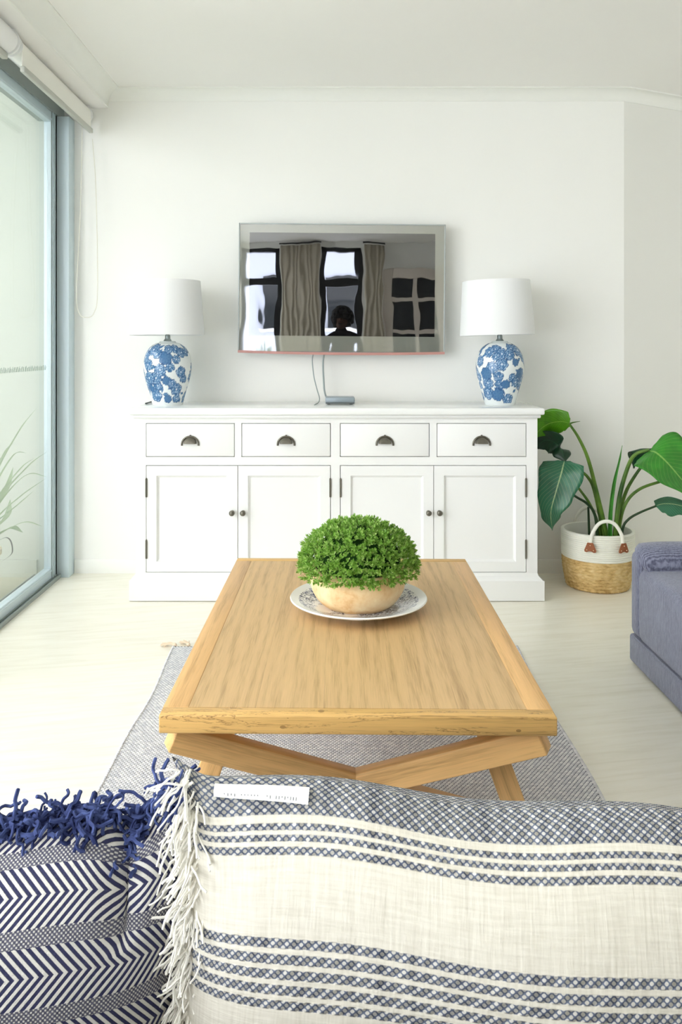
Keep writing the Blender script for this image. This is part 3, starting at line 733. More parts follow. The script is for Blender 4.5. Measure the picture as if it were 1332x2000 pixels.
def leaf4(vv, ff_, p, d, u, L, w):                        # small pointed leaf, folded along its midrib
    s = d.cross(u).normalized(); i = len(vv)
    vv += [p, p+d*L*.5+s*w-u*w*.0+u*w*.35, p+d*L, p+d*L*.5-s*w+u*w*.35, p+d*L*.5]
    ff_ += [(i, i+1, i+4), (i+1, i+2, i+4), (i+2, i+3, i+4), (i+3, i, i+4)]
cen = Vector((0, 0, .112))
for k in range(1900):
    zf = random.uniform(-.20, 1.0); a = random.uniform(0, 2*PI); rr_ = math.sqrt(max(0, 1-min(1, abs(zf))**2)) if zf > 0 else math.sqrt(1-zf*zf)
    nrm = Vector((rr_*math.cos(a), rr_*math.sin(a), zf))
    lump = .5+.5*math.sin(a*5+zf*7)*math.sin(zf*9-a*3)
    s = random.uniform(.84, 1.0)-.05*lump*random.random()
    p = cen+Vector((nrm.x*.163, nrm.y*.163, nrm.z*.120))*s
    ax = (nrm+Vector((random.gauss(0,.3), random.gauss(0,.3), random.gauss(.12,.3)))).normalized(); t = ax.orthogonal().normalized(); b2_ = ax.cross(t)
    nl = random.randint(7, 10)
    for q in range(nl):
        an = q*2.4+random.random(); lift = .25+.75*q/nl
        d = (t*math.cos(an)+b2_*math.sin(an))*(1.1-lift)+ax*lift; d.normalize()
        leaf4(vv, ff_, p+ax*.010*(q/nl), d, ax if abs(d.dot(ax)) < .95 else t, random.uniform(.008, .012), random.uniform(.0022, .0032))
fo.add(vv, ff_); o = fo.build('foliage', M_box_leaf, pp); tag(o, 'dense small bright green leaves', kind='stuff')

# ------------------------------------------------------------------ rug
RX0, RX1, RY0, RY1 = -.600, .700, 1.28, 3.165
rug = thing('area_rug', 'grey and white woven rug with tasselled ends under the coffee table', 'rug', (0, 0, 0))
def rdef(x, y):
    e = (x-RX0)/(RX1-RX0); b = math.exp(-((y-2.45)/.22)**2)
    return x+(1-e)*(.010*math.sin(y*5.2+.8)-.016*b)+e*(.006*math.sin(y*6+1)+.022*(y-2.2))
ny = 60; g_ = MB()
def rgrid(u, v): x, y = RX0+(RX1-RX0)*u, RY0+(RY1-RY0)*v; return (rdef(x, y), y, .0075)
g_.grid(rgrid, 12, ny)
k = ny+1; top_n = len(g_.v); g_.v += [(a, b, .001) for a, b, c in g_.v]
g_.f += [tuple(i+top_n for i in f[::-1]) for f in g_.f]
bd = [j for j in range(k)]+[i*k+ny for i in range(1, 13)]+[12*k+j for j in range(ny-1, -1, -1)]+[i*k for i in range(11, 0, -1)]
g_.f += [(bd[i], bd[(i+1) % len(bd)], bd[(i+1) % len(bd)]+top_n, bd[i]+top_n) for i in range(len(bd))]
g_.build('rug_base', M_rugb, rug)
st = MB(); vs, fs = [], []
dx, dy = .0118, .0080; r_ = 0; y = RY0+.004
while y < RY1-.004:
    off = (r_ % 2)*dx/2; x = RX0+off+.002
    while x < RX1-.004:
        cx, cy = rdef(x, y), y; i = len(vs); a = .30
        L, w = .0067+random.uniform(-.0004, .0004), .0039; ca_, sa_ = math.cos(a), math.sin(a)
        P = [(-L, 0, 0), (-L*.3, -w, 0), (L*.6, -w*.8, 0), (L, 0, 0), (L*.3, w, 0), (-L*.6, w*.8, 0), (-L*.35, 0, .0034), (L*.35, 0, .0034)]
        vs += [(cx+px*ca_-py*sa_, cy+px*sa_+py*ca_, .0074+pz) for px, py, pz in P]
        fs += [(i, i+1, i+6), (i+1, i+2, i+7, i+6), (i+2, i+3, i+7), (i+3, i+4, i+7), (i+4, i+5, i+6, i+7), (i+5, i, i+6)]
        x += dx
    y += dy; r_ += 1
st.v, st.f = vs, fs
me = bpy.data.meshes.new('woven_stitches'); me.from_pydata(vs, [], fs); me.polygons.foreach_set('use_smooth', [True]*len(fs))
tag(link('woven_stitches', me, M_rugs, rug), 'pale slanted woven stitches', kind='stuff')
for s, xx in ((0, RX0), (1, RX1)):                         # plaited selvedges
    sv = MB(); y = RY0; i = 0
    while y < RY1:
        sv.sphere((rdef(xx, y), y, .008), (.0055, .0065, .005), 6, 4); y += .0105; i += 1
    o = sv.build('selvedge', M_rugs, rug, smooth=1.5); tag(o, kind='stuff')
tas = MB()
for q in range(16):
    a = q*2.4; r0 = .004
    e = Vector((random.uniform(-.016, .016), .045+random.uniform(-.008, .010), .003+random.uniform(0, .004)))
    tas.tube(bez([(0, 0, .008), (r0*math.cos(a), .010, .010+.003*math.sin(a)), (e.x*.5+random.uniform(-.004,.004), .026, .010), e], 4), .0012, 5)
tas.sphere((0, .008, .009), (.006, .007, .006), 10, 6)
tas_me = tas.mesh('tassel', smooth=1.2); tas_me.materials.append(MT('ecru_tassel_yarn', lin(228,208,184), .9, .1).m)
for end in (0, 1):
    for i in range(28):
        x = RX0+.012+i*(RX1-RX0-.024)/27; yy = RY1 if end else RY0
        o = link('tassel', tas_me, None, rug, (rdef(x, yy), yy, 0)); o.rotation_euler = (0, 0, (0 if end else PI)+random.uniform(-.5, .5)+((1.25, .7)[i] if (i < 2 and end) else 0)); o.scale = (1.25, 1.35, 1.3)

# ------------------------------------------------------------------ basket and leafy plant
BXc, BYc = 1.318, 4.005
bk = thing('woven_basket', 'round basket with white rope top and seagrass base holding the leafy plant', 'basket', (BXc, BYc, 0))
def rb(z): return .143+.024*min(1, (z/.12))**.6+.004*max(0, (z-.12)/.15)
n_ = 160
zs = np.linspace(.003, .150, 60)
prof = [(0, .003)]+[(rb(z), z) for z in zs]+[(rb(.15)-.012, .150), (rb(.08)-.012, .08), (.13, .012), (0, .012)]
def sea(a, z, j):
    if j == 0 or j > 60: return 0
    row = z/.0165; ph = int(row) % 2
    return .0042*abs(math.sin(row*PI))**.6*(.55+.45*math.sin(a*30+ph*PI+1.1*math.sin(row*2.3)))+.0016*math.sin(a*71+row*9)
MB().lathe(prof, n_, rf=sea).build('seagrass_base', M_sea, bk, smooth=1.2)
pz = []
ncoil = 13; z0_, z1_ = .150, .278; hc = (z1_-z0_)/ncoil
for i in range(ncoil):
    for t in np.linspace(0, PI, 6)[:-1]: pz.append((rb(z0_+(i+.5)*hc)+.0042*math.sin(t), z0_+(i+(1-math.cos(t))/2)*hc))
pz.append((rb(z1_), z1_)); inn = [(rb(z1_)-.006, z1_+.003), (rb(z1_)-.012, z1_)]+[(rb(z)-.012+.002*math.sin(i*PI*.97), z) for i, z in enumerate(np.linspace(z1_-.005, z0_, 22))]
MB().lathe(pz+inn, 96).build('rope_rim', M_rope, bk, smooth=1.0)
for s, ang in ((-1, -PI/2), (1, PI/2)):
    ang += math.radians(-4)
    R_ = rb(.26)+.007; pts = []
    fr = lambda da, z, o=0: Vector(((R_+o)*math.cos(ang+da), (R_+o)*math.sin(ang+da), z))
    hp = [fr(-.42, .238, .003), fr(-.41, .262, .006), fr(-.37, .295, .004), fr(-.22, .338, -.004), fr(0, .352, -.008), fr(.22, .338, -.004), fr(.37, .295, .004), fr(.41, .262, .006), fr(.42, .238, .003)]
    MB().tube(bez(hp, 8), .0085, 12).build('handle', M_rope, bk, smooth=1.0)
    for sd in (-.42, .42):
        out = [(-.014, .022), (.014, .022), (.020, .008), (.030, -.014), (.028, -.022), (.018, -.024), (.006, -.018), (-.006, -.018), (-.018, -.024), (-.028, -.022), (-.030, -.014), (-.020, .008)]
        if True:
            vs = []
            for o_ in (.011, .0145):
                for x, z in out: vs.append(fr(sd+x/R_*.86, .228+z, o_))
            m_ = len(out)
            tabo = MB().add(vs, [tuple(range(m_)), tuple(range(2*m_-1, m_-1, -1))]+[(i, (i+1) % m_, m_+(i+1) % m_, m_+i) for i in range(m_)]).build('leather_tab', M_leather, bk)
            tabo['label'] = 'tan leather tab with three rivets'
            for x, z in ((0, .010), (-.016, -.012), (.016, -.012)):
                c = fr(sd+x/R_*.86, .228+z, .0150); MB().sphere(c, .0036, 10, 6).build('rivet', M_rivet, tabo, smooth=1.2)
pt = thing('leafy_plant', 'tall glossy broad-leaved plant growing out of the woven basket', 'plant', (BXc, BYc, .012))
PB = Vector((BXc, BYc, .012))
MB().lathe([(0, 0), (.118, 0), (.135, .20), (.140, .204), (.132, .206), (.128, .19), (0, .19)], 40).build('nursery_pot', M_black, pt, smooth=.6)
MB().lathe([(.127, .190), (.09, .198), (.04, .202), (0, .202)], 32).build('soil', M_soil, pt, smooth=1.0)
def stem(pts, r0, r1, m=M_stem):
    P = [at(*p)-PB for p in pts]; P = bez(P, 6); k = len(P)
    return MB().tube(P, [r0+(r1-r0)*i/(k-1) for i in range(k)], 10).build('stem', m, pt, smooth=1.0)
B_ = lambda px, Y=4.0: (px, 1078, Y)
stem([B_(1186), (1183,1040,3.99), (1165,960,3.97), (1148,895,3.95), (1130,855,3.94), (1112,828,3.93)], .013, .0058)
stem([B_(1180), (1176,1030,4.0), (1161,958,3.99), (1148,932,3.97), (1132,918,3.95)], .012, .006)
stem([B_(1172), (1168,1025,3.98), (1152,985,3.96), (1135,960,3.95), (1118,938,3.93)], .009, .005, M_stem)
stem([B_(1168, 3.97), (1163,1010,3.96), (1148,985,3.95), (1128,972,3.93), (1106,958,3.91)], .008, .005, M_stemd)
stem([B_(1152, 4.03), (1150,1020,4.03), (1149,990,4.03)], .007, .005, M_stemd)
stem([B_(1198), (1203,1030,3.98), (1211,965,3.97), (1228,908,3.95), (1242,887,3.93), (1268,878,3.90)], .013, .007)
stem([B_(1202, 4.04), (1209,1010,4.03), (1222,962,4.02), (1243,925,4.0), (1268,893,3.98)], .011, .006)
stem([B_(1208), (1211,1020,4.0), (1224,980,3.98), (1250,955,3.97), (1292,940,3.95), (1330,930,3.93)], .009, .006)
stem([B_(1212, 3.98), (1216,1033,3.97), (1228,1014,3.96), (1250,1001,3.94), (1282,988,3.92)], .007, .005, M_stemd)
def leaf(mid, wid, side, m, cup_=.25, nu=28, nv=12, wave_=.0, drop=None, name='leaf'):
    """blade along a 3D midrib; side = direction of half-width; cup_ lifts or folds the margins; thin solid"""
    P = bez(mid, 10); K = len(P); side = Vector(side).normalized(); vs = []; uvs = []
    def wprof(t):
        for (t0, w0), (t1, w1) in zip(wid[:-1], wid[1:]):
            if t <= t1+1e-9: f = (t-t0)/(t1-t0); f = f*f*(3-2*f); return w0+(w1-w0)*f
        return wid[-1][1]
    for i, p in enumerate(P):
        t = i/(K-1); d = (P[min(i+1, K-1)]-P[max(i-1, 0)]).normalized(); s = (side-d*side.dot(d)).normalized(); n = d.cross(s)
        for j in range(nv+1):
            a = j/nv*2-1; w = wprof(t)
            vs.append(p+s*a*w+n*(cup_*w*(abs(a)**1.6)+wave_*math.sin(t*9+a*2)*abs(a)-.0015*(1-abs(a))))
            uvs.append((t, j/nv))
    mbb = MB(); k = nv+1
    mbb.add(vs, [(i*k+j, (i+1)*k+j, (i+1)*k+j+1, i*k+j+1) for i in range(K-1) for j in range(nv)])
    me = bpy.data.meshes.new(name); me.from_pydata(mbb.v, [], mbb.f); me.polygons.foreach_set('use_smooth', [True]*len(me.polygons))
    ul = me.uv_layers.new(name='UVMap')
    for l in me.loops: ul.data[l.index].uv = uvs[l.vertex_index]
    o = link(name, me, m, pt); so = o.modifiers.new('thickness', 'SOLIDIFY'); so.thickness = .0012; return o
L3 = lambda *p: [at(*q)-PB for q in p]
HEART = [(0, .045), (.06, .085), (.3, .10), (.6, .075), (.85, .035), (1, .001)]
def sc(k, prof=HEART): return [(t, w*k) for t, w in prof]
# bright blade at top left, tip hidden behind the sideboard
leaf(L3((1113,826,3.93), (1095,823,3.95), (1072,827,3.98), (1053,840,4.0), (1040,858,4.03)), [(0,.022),(.12,.052),(.4,.066),(.7,.055),(1,.002)], (.15, -.45, 1), M_leafA, .18)
stem([(1112,828,3.93), (1120,825,3.925), (1133,823,3.92)], .005, .001, M_stem)
# curled dark blade below it and the large drooping teal blade
leaf(L3((1104,903,3.93), (1095,876,3.96), (1078,862,3.99), (1060,862,4.04), (1046,878,4.08)), [(0,.004),(.15,.045),(.5,.060),(.8,.04),(1,.002)], (.45, -.35, -.75), M_leafC, .35)
leaf(L3((1102,900,3.92), (1096,925,3.89), (1086,960,3.875), (1076,1000,3.875), (1079,1036,3.89)), [(0,.03),(.08,.098),(.25,.105),(.55,.082),(.8,.045),(1,.002)], (1, -.25, .30), M_leafB, .10, wave_=.006)
# large bright blade at right, running out of the picture
leaf(L3((1268,880,3.90), (1282,884,3.86), (1305,905,3.82), (1335,940,3.80), (1375,985,3.80)), [(0,.035),(.07,.10),(.25,.145),(.55,.125),(.85,.05),(1,.002)], (.75, .45, .62), M_leafD, .16)
leaf(L3((1268,893,3.98), (1258,880,4.0), (1248,878,4.03), (1240,890,4.05), (1238,915,4.06)), [(0,.02),(.25,.055),(.6,.06),(1,.004)], (1, .1, .2), M_leafC, .25)
leaf(L3((1280,988,3.92), (1300,984,3.89), (1330,988,3.86), (1365,1003,3.85)), [(0,.004),(.12,.04),(.45,.06),(.8,.04),(1,.002)], (.1, -.55, .75), M_leafB, .35)
leaf(L3((1330,930,3.93), (1350,940,3.90), (1375,960,3.88), (1395,990,3.87)), [(0,.01),(.2,.05),(.6,.05),(1,.002)], (.3, .4, .8), M_leafD, .2)
leaf(L3((1188,1060,3.98), (1190,1000,3.97), (1197,945,3.95), (1207,905,3.94), (1215,870,3.93)), [(0,.013),(.4,.011),(.8,.006),(1,.0008)], (1, .3, 0), M_leafD, -.9)

# ------------------------------------------------------------------ grey sofa on the right
gs = thing('grey_sofa', 'low grey blue ribbed fabric sofa with rolled arm beside the basket', 'sofa', (1.12, 0, 0))
def soft(name, x0, x1, y0, y1, z0, z1, r, m, parent, puff=0):
    """upholstered block: a rounded box whose top and bottom may swell"""
    c = Vector(((x0+x1)/2, (y0+y1)/2, (z0+z1)/2)); h = Vector(((x1-x0)/2, (y1-y0)/2, (z1-z0)/2))
    co = [[-h[i], -h[i]+.22*r, -h[i]+.55*r, -h[i]+r]+[(-h[i]+r)+(2*h[i]-2*r)*k/6 for k in range(1, 6)]+[h[i]-r, h[i]-.55*r, h[i]-.22*r, h[i]] for i in range(3)]
    n = len(co[0]); mb = MB()
    for ax in range(3):
        p, q = (ax+1) % 3, (ax+2) % 3
        for sg in (-1, 1):
            vs = []
            for i in range(n):
                for j in range(n):
                    d = Vector((0, 0, 0)); d[ax] = sg*h[ax]; d[p] = co[p][i]; d[q] = co[q][j]
                    inner = Vector([max(-h[k]+r, min(h[k]-r, d[k])) for k in range(3)]); e = d-inner
                    if e.length > 1e-7: d = inner+e.normalized()*r
                    ux, uy = d.x/h.x, d.y/h.y
                    if abs(d.z) > h.z-r: d.z += math.copysign(puff*(1-ux*ux)*(1-uy*uy), d.z)
                    vs.append(c+d)
            mb.add(vs, [(i*n+j, (i+1)*n+j, (i+1)*n+j+1, i*n+j+1) for i in range(n-1) for j in range(n-1)])
    return mb.build(name, m, parent, smooth=2.0, doubles=True)
soft('base', -.007, .90, 1.05, 3.026, .010, .112, .012, M_knit, gs)
soft('seat_cushion', -.006, .70, 1.98, 2.955, .105, .375, .035, M_knit, gs, puff=.014)
soft('seat_cushion', -.006, .70, 1.05, 1.972, .105, .375, .035, M_knit, gs, puff=.014)
MB().tube(bez([(.022, 2.955, .392), (.035, 2.952, .396), (.10, 2.95, .400), (.3, 2.945, .402), (.70, 2.94, .405)], 8), [.03]+[.045, .054, .058, .062]+[.066]*28, 24).build('arm_roll', M_knit, gs, smooth=1.2)
soft('arm', -.004, .72, 2.94, 3.03, .108, .425, .030, M_knit, gs)
soft('backrest', .705, .92, 1.05, 3.03, .11, .74, .07, M_knit, gs)
MB().tube([(-.004, 1.08, .110), (-.004, 2.99, .110)], .005, 8).build('piping', M_knit, gs, smooth=1.0)

# ------------------------------------------------------------------ near sofa and cushions
ns = thing('charcoal_sofa', 'dark charcoal sofa at the bottom edge carrying the patterned cushions', 'sofa', (0, 0, 0))
soft('base', -1.0, 1.0, .27, 1.14, .09, .30, .03, M_charcoal, ns)
soft('seat_cushion', -.84, -.003, .50, 1.16, .29, .425, .04, M_charcoal, ns, puff=.0)
soft('seat_cushion', .003, .84, .50, 1.16, .29, .425, .04, M_charcoal, ns, puff=.0)
soft('backrest', -1.0, 1.0, .24, .48, .28, .735, .06, M_charcoal, ns)
for s in (-1, 1): soft('arm', min(s*.85, s*1.02), max(s*.85, s*1.02), .45, 1.15, .28, .56, .05, M_charcoal, ns)
for x in (-.9, .9):
    for y in (.33, 1.07): MB().lathe([(0, 0), (.02, 0), (.028, .092), (0, .092)], 16, (x, y, 0)).build('foot', M_black, ns, smooth=.5)
def cushion(name, lab, Wd, Hh, T, m, loc, rot, deform=None, n=64, pinch=.05):
    root = thing(name, lab, 'cushion', loc); root.rotation_euler = rot
    def pos(u, w, side, raw=False):                                   # u, w in -1..1; local x across, z up, y towards/away
        x = Wd/2*u*(1-pinch*(1-w*w)*abs(u)**3); z = Hh/2*w*(1-pinch*1.0*(1-u*u)*abs(w)**3)
        t = T/2*max(0, (1-u**4)*(1-w**4))**.55*(.80+.20*(1-u*u)*(1-w*w))
        p = Vector((x, -t*side, z+Hh/2))
        return deform(u, w, p, side, t/(T/2)) if deform and not raw else p
    vs, fs, uvs = [], [], []; k = n+1
    ss = [math.sin((i/n*2-1)*PI/2*.98)/math.sin(PI/2*.98) for i in range(k)]
    ss = [.55*a+.45*(i/n*2-1) for i, a in enumerate(ss)]
    for side in (1, -1):
        o_ = len(vs); raw_ = []
        # arc length down from the top edge gives the print its scale
        for i in range(k):
            col = [pos(ss[i], ss[j], side, True) for j in range(k)]; arc = [0]*k; raw_.append(col)
            for j in range(k-2, -1, -1): arc[j] = arc[j+1]+(col[j]-col[j+1]).length
            for j in range(k): vs.append(pos(ss[i], ss[j], side)); uvs.append([0, arc[j]])
        for j in range(k):
            row = [raw_[i][j] for i in range(k)]; mid_ = n//2; acc = 0; uvs[o_+mid_*k+j][0] = 0
            for i in range(mid_+1, k): acc += (row[i]-row[i-1]).length; uvs[o_+i*k+j][0] = acc
            acc = 0
            for i in range(mid_-1, -1, -1): acc -= (row[i]-row[i+1]).length; uvs[o_+i*k+j][0] = acc
        fs += [((o_+i*k+j, o_+(i+1)*k+j, o_+(i+1)*k+j+1, o_+i*k+j+1) if side == 1 else (o_+i*k+j, o_+i*k+j+1, o_+(i+1)*k+j+1, o_+(i+1)*k+j)) for i in range(n) for j in range(n)]
    me = bpy.data.meshes.new(name+'_cover'); me.from_pydata(vs, [], fs); me.polygons.foreach_set('use_smooth', [True]*len(fs))
    ul = me.uv_layers.new(name='UVMap')
    for l in me.loops: ul.data[l.index].uv = uvs[l.vertex_index]
    me.validate()
    return root, link('cover', me, m, root), pos
def dS(u, w, p, side, th):
    p.z += .005*math.sin(u*7)*max(0, w)**3
    p.y += -side*.005*math.sin(u*6+w*3)*th
    p.z += .016*math.exp(-((u+1)/.05)**2)*max(0, w)**4-.0045
    p.x -= .020*math.exp(-((u+1)/.16)**2)*max(0, w)**6
    return p
CS, cov, posS = cushion('striped_cushion', 'cream cushion with navy woven stripes and white side fringe', .54, .415, .15, M_strip, (.144, .605, .427), (math.radians(2), math.radians(3.9), math.radians(-2)), dS, pinch=.0)
def dH(u, w, p, side, th):
    uc = .835+.05*(1-w); g = math.exp(-((u-uc)/.040)**2)*max(0, (w-.60)/.40)**.6
    p.y += side*(.050*g*th+.006*math.sin(u*5+w*4)*th)
    p.x += .016*g*(1 if u < uc else -1)*min(1, abs(u-uc)/.03)
    p.z += -.030*math.exp(-((u-.84)/.045)**2)*max(0, w)**5
    p.z += .018*math.exp(-((u-.97)/.06)**2)*max(0, w)**3
    p.z += .004*math.sin(u*9+1)*max(0, w)**4
    return p
CH, cov2, posH = cushion('herringbone_cushion', 'navy and white herringbone cushion with navy tassel trim', .52, .40, .15, M_herr, (-.362, .612, .427), (math.radians(2), math.radians(-.6), math.radians(2)), dH, 128)
def yarns(parent, name, m, roots, label, curl=.38):
    y = MB()
    for p, d, L, r in roots:
        pts = [p]; v_ = d.copy(); steps = 7
        for i in range(steps):
            v_ = (v_+Vector((random.gauss(0,curl), random.gauss(0,curl), random.gauss(0,curl)-.10))).normalized(); pts.append(pts[-1]+v_*L/steps)
        y.tube(bez(pts, 2), r, 5)
    o = y.build(name, m, parent, smooth=1.2); return tag(o, label, kind='stuff')
R1 = []
for i in range(1500):
    u_ = random.uniform(-1, .99); p = posH(u_, 1, 1)
    R1.append((p+Vector((0, random.uniform(-.014, .004), random.uniform(-.005, .006))), Vector((random.gauss(0,1), random.gauss(-.35,.3), random.gauss(-.12,.16))).normalized(), random.uniform(.016, .030), random.uniform(.0009, .0017)))
yarns(CH, 'tassel_trim', M_navy, R1, 'curly navy yarn trim along the top edge', .5)
R2 = []
for i in range(950):
    w_ = random.uniform(-1, .985); p = posS(-1, w_, 1)
    R2.append((p+Vector((random.uniform(0, .014), random.uniform(-.012, .0), 0)), Vector((random.gauss(-.35,.35), random.gauss(-.5,.3), random.gauss(-.7,.35))).normalized(), random.uniform(.020, .040), random.uniform(.0006, .0010)))
yarns(CS, 'fringe', M_fringe, R2, 'white cotton fringe along the side edge', .22)
# folded cotton label on the top seam
tg = MB(); vs = []; KN = 16
for i in range(KN+1):
    u_ = -.90+.21*i/KN
    a = posS(u_, .993, 1)+Vector((0, -.003, .001)); b = posS(u_, .979, 1)+Vector((0, -.0075-.003*i/KN, -.001))
    vs += [a, (a+b)/2+Vector((0, -.0035, .001)), b, b+Vector((0, .0012, -.0006)), (a+b)/2+Vector((0, -.002, 0)), a+Vector((0, .0015, -.001))]
tg.add(vs, [(i*6+k, i*6+6+k, i*6+6+(k+1) % 6, i*6+(k+1) % 6) for i in range(KN) for k in range(6)]+[(0,1,2,3,4,5), tuple(KN*6+5-k for k in range(6))])
to = tg.build('sewn_label', M_tag, CS, smooth=.9); to['label'] = 'white cotton brand label with faint grey print'
ik = MB()
for i in range(24):
    if i in (4, 11, 12, 15): continue
    f = .10+.78*i/24; q_ = f*KN; a0 = int(q_); fr_ = q_-a0
    A = [Vector(vs[a0*6+k])*(1-fr_)+Vector(vs[(a0+1)*6+k])*fr_ for k in range(3)]
    dn = Vector((0, -.0004, 0)); h = random.choice((.25, .35, .5)); c0 = A[1].lerp(A[2], .10); c1 = A[1].lerp(A[2], .10+h)
    dx_ = Vector((.0007, 0, 0))
    ik.add([c0+dn, c0+dn+dx_, c1+dn+dx_, c1+dn], [(0,1,2,3)])
tag(ik.build('label_print', M_ink, to), kind='stuff')

# ------------------------------------------------------------------ what the television reflects: the wall behind the camera
for n, (a, b, c, d) in zip((1, 2), holes):
    w = bpy.data.objects.new('window_%d' % n, None); COL.objects.link(w); struct(w, ('dark framed sash window farther from the panelled door', 'dark framed sash window nearer the panelled door')[n-1])
    fw = .05
    MB().box(a, a+fw, -2.12, -2.02, c, d).box(b-fw*1.6, b, -2.12, -2.02, c, d).box(a, b, -2.12, -2.02, c, c+fw).box(a, b, -2.12, -2.02, d-fw, d).build('window_frame', M_wframe, w)
    MB().box(a+fw, b-fw*1.6, -2.10, -2.04, 1.965, 2.055).build('sash_bar', M_wframe, w)
    MB().box(a+fw, b-fw*1.6, -2.075, -2.069, c+fw, 1.965).build('glass_pane', M_clear, w); MB().box(a+fw, b-fw*1.6, -2.075, -2.069, 2.055, d-fw).build('glass_pane', M_clear, w)
    MB().box(a-.04, b+.04, -2.0, -1.94, c-.035, c-.002).build('window_sill', M_trim, w)
def curtain(lab, x0, x1):
    t = thing('curtain', lab, 'curtain', ((x0+x1)/2, -1.86, .02), 0, 'curtains at the rear windows'); h = (x1-x0)/2; nf = int((x1-x0)/.055)
    f = lambda u, v: ((u*2-1)*h, .009*math.sin(u*nf*2*PI)*(.75+.25*v), v*2.44)
    o = MB().grid(f, nf*10, 4).build('curtain_panel', M_curt, t, smooth=1.5); sm_ = o.modifiers.new('thickness', 'SOLIDIFY'); sm_.thickness = .003
    MB().tube([(-h-.02, 0, 2.462), (h+.02, 0, 2.462)], .010, 10).build('curtain_rod', M_black, t)
curtain('taupe curtain between the two rear windows, seen in the television', -.60, -.135)
curtain('taupe curtain between rear window and panelled door, seen in the television', .43, .665)
fd = bpy.data.objects.new('door_5', None); COL.objects.link(fd); struct(fd, 'cream painted glazed door with small panes, reflected in the television')
x0, x1, zt = .69, 1.46, 2.16
fm = MB().box(x0, x0+.11, -1.995, -1.93, .004, zt).box(x1-.11, x1, -1.995, -1.93, .004, zt).box(x0+.11, x1-.11, -1.995, -1.93, zt-.12, zt).box(x0+.11, x1-.11, -1.995, -1.93, .004, .22)
fm.build('door_frame', M_fdoor, fd, bevel=.004)
xm = (x0+x1)/2; rows = [.22, .62, 1.02, 1.38, 1.78, zt-.12]
mu = MB().box(xm-.03, xm+.03, -1.985, -1.94, .22, zt-.12)
for r_ in rows[1:-1]: mu.box(x0+.11, xm-.03, -1.985, -1.94, r_-.025, r_+.025).box(xm+.03, x1-.11, -1.985, -1.94, r_-.025, r_+.025)
mu.build('glazing_bars', M_fdoor, fd)
for i in range(5):
    for a, b in ((x0+.11, xm-.03), (xm+.03, x1-.11)):
        MB().box(a, b, -1.985, -1.975, rows[i]+.025 if i else .22, rows[i+1]-(.025 if i < 4 else 0)).build('pane', M_dkglass, fd)
nb = thing('neighbouring_building', 'pale building with red tiled roof seen through the rear windows', 'building', (-1.6, -9.0, -6))
MB().box(-4.5, 2.6, -2.0, 0, 0, 9.6).build('wall', M_facade, nb); MB().add([(-4.8, .3, 9.6), (2.8, .3, 9.6), (2.8, -2.3, 9.6), (-4.8, -2.3, 9.6), (-4.0, -1, 11.2), (2.0, -1, 11.2)], [(0,1,5,4), (2,3,4,5), (1,2,5), (3,0,4), (3,2,1,0)]).build('roof', M_roof, nb)
for i in range(5):
    for j in (5.8, 7.6): o = MB().box(-3.9+i*1.35, -3.2+i*1.35, -.02, .03, j, j+1.1).build('window', M_dkglass, nb); MB().box(-3.95+i*1.35, -3.15+i*1.35, 0, .06, j-.08, j-.01).build('window_ledge', M_trim, o)
nb2 = thing('apartment_block', 'tall cream apartment block seen through the rear window', 'building', (3.7, -11.6, -6))
MB().box(-2.1, 3.0, -3, 0, 0, 16).build('wall', M_facade, nb2); MB().box(-2.1, -1.5, 0, .4, 0, 16).build('pilaster', MT('cream_render', lin(232,210,190), .8, .2), nb2)
for j in range(6):
    for i in range(3): MB().box(-1.0+i*1.3, -.3+i*1.3, -.02, .03, 3+j*2, 4.3+j*2).build('window', M_dkglass, nb2)
sp_ = thing('spiky_plant', 'green spiky potted plant on a stand by the rear window, reflected in the television', 'plant', (-.78, -1.55, 0))
MB().lathe([(0, 0), (.12, 0), (.13, .02), (.03, .04), (.025, .70), (.13, .72), (.13, .74), (0, .74)], 32).build('stand', M_black, sp_, smooth=.6)
MB().lathe([(0, .74), (.09, .74), (.12, .93), (.125, .94), (.11, .94), (.10, .92), (0, .92)], 32).build('pot', M_pot, sp_, smooth=.6)
for i in range(34):
    a = i*2.4; el = .35+.9*((i*7) % 34)/34; L = random.uniform(.32, .46); d = Vector((math.cos(a)*math.cos(el), math.sin(a)*math.cos(el)*.55, math.sin(el)))
    b = MB(); strap(b, [(0, 0, .92), Vector((0,0,.92))+d*L*.5, Vector((0,0,.90))+d*L+Vector((0,0,-.06*math.cos(el)))], .009, d.cross(Vector((0,0,1))).normalized(), 6); b.build('leaf', M_fern, sp_, smooth=1.2)

# the photographer, seen only in the television
ps = thing('person', 'dark-haired person in dark clothes holding a camera, reflected in the television', 'person', (.13, -.42, 0))
def skin(name, pts, edges, rad, m, root=0, parent=ps, lv=2):
    me = bpy.data.meshes.new(name); me.from_pydata(pts, edges, []); o = link(name, me, m, parent)
    sk_ = o.modifiers.new('skin', 'SKIN'); sk_.use_smooth_shade = True
    for i, r in enumerate(rad): me.skin_vertices[0].data[i].radius = (r, r) if not hasattr(r, '__len__') else r; me.skin_vertices[0].data[i].use_root = (i == root)
    s_ = o.modifiers.new('sub', 'SUBSURF'); s_.levels = s_.render_levels = lv; return o
bp3 = [(0,0,.86), (0,.01,1.02), (0,.01,1.16), (0,0,1.28), (0,.0,1.345), (0,.015,1.40),
       (-.085,0,.80), (-.095,.02,.45), (-.10,0,.09), (-.105,.14,.045), (.085,0,.80), (.095,.02,.45), (.10,0,.09), (.105,.14,.045),
       (-.165,-.005,1.275), (-.225,.03,1.06), (-.115,.24,1.13), (.165,-.005,1.275), (.225,.03,1.06), (.060,.24,1.13)]
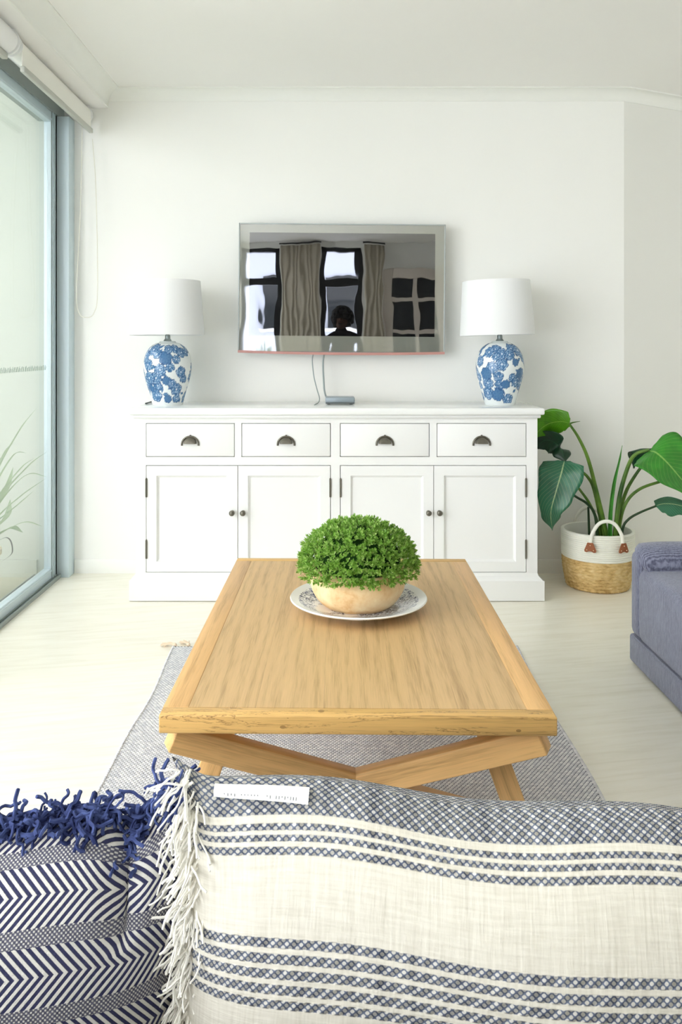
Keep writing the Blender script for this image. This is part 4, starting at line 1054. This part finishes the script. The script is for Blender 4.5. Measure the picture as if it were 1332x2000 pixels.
ed = [(0,1),(1,2),(2,3),(3,4),(4,5),(0,6),(6,7),(7,8),(8,9),(0,10),(10,11),(11,12),(12,13),(3,14),(14,15),(15,16),(3,17),(17,18),(18,19)]
rd = [.135,.115,.13,.10,.052,.045,.085,.058,.042,.035,.085,.058,.042,.035,.058,.044,.030,.058,.044,.030]
body = skin('body', bp3, ed, rd, M_shirt)
hd = MB().sphere((0, .02, 1.475), (.072, .088, .105), 24, 18)
hd.sphere((0, .108, 1.465), (.012, .016, .020), 10, 8).sphere((-.073, .015, 1.468), (.010, .018, .028), 8, 6).sphere((.073, .015, 1.468), (.010, .018, .028), 8, 6)
head = hd.build('head', M_skin, body, smooth=1.5)
fc = MB()
for s in (-1, 1): fc.sphere((s*.030, .096, 1.485), (.013, .008, .007), 10, 6)
fc.sphere((0, .100, 1.425), (.024, .008, .006), 10, 6); fc.build('face_features', M_black, body, smooth=1.5)
hr = MB()
for i in range(260):
    a = random.uniform(0, 2*PI); zf = random.uniform(-.9, 1)
    r0 = math.sqrt(max(0, 1-zf*zf)); p = Vector((r0*math.cos(a)*.10, r0*math.sin(a)*.10-.012, 1.50+zf*.095))
    if p.y > .05 and p.z < 1.50 and abs(p.x) < .055: continue
    hr.sphere(p, random.uniform(.024, .040), 8, 6)
hr.build('hair', M_hair, body, smooth=1.5)
cmx = -.028
for s in (-1, 1):
    hx, hy, hz = cmx+s*.078, .262, 1.165
    P_ = [(hx+s*.012, hy-.03, hz-.03), (hx+s*.006, hy, hz-.004), (hx, hy+.022, hz+.012)]; E_ = [(0,1),(1,2)]; Rr = [.028, .030, .024]
    for q, (zo, ln) in enumerate(((.026, .050), (.010, .056), (-.006, .054), (-.020, .044))):
        i0 = len(P_); P_ += [(hx-s*.002, hy+.034, hz+zo), (hx-s*.018, hy+.046, hz+zo), (hx-s*(.018+ln*.45), hy+.044, hz+zo-.002)]; E_ += [(2, i0), (i0, i0+1), (i0+1, i0+2)]; Rr += [.0095, .009, .0075]
    i0 = len(P_); P_ += [(hx-s*.006, hy-.022, hz+.022), (hx-s*.030, hy-.026, hz+.024)]; E_ += [(1, i0), (i0, i0+1)]; Rr += [.011, .009]
    skin('hand', P_, E_, Rr, M_skin, 1, body, 1)
pc = thing('photo_camera', 'black photo camera held by the person reflected in the television', 'camera', (.13+cmx, -.42, 0))
MB().box(-.062, .062, .245, .29, 1.135, 1.215).build('camera_body', M_black, pc, bevel=.008); MB().box(-.022, .022, .25, .288, 1.215, 1.236).build('viewfinder', M_black, pc, bevel=.006)
lens_me = MB().tube([(0, .29, 1.172), (0, .335, 1.172)], .034, 24).build('lens', M_boxd, pc, smooth=.6)
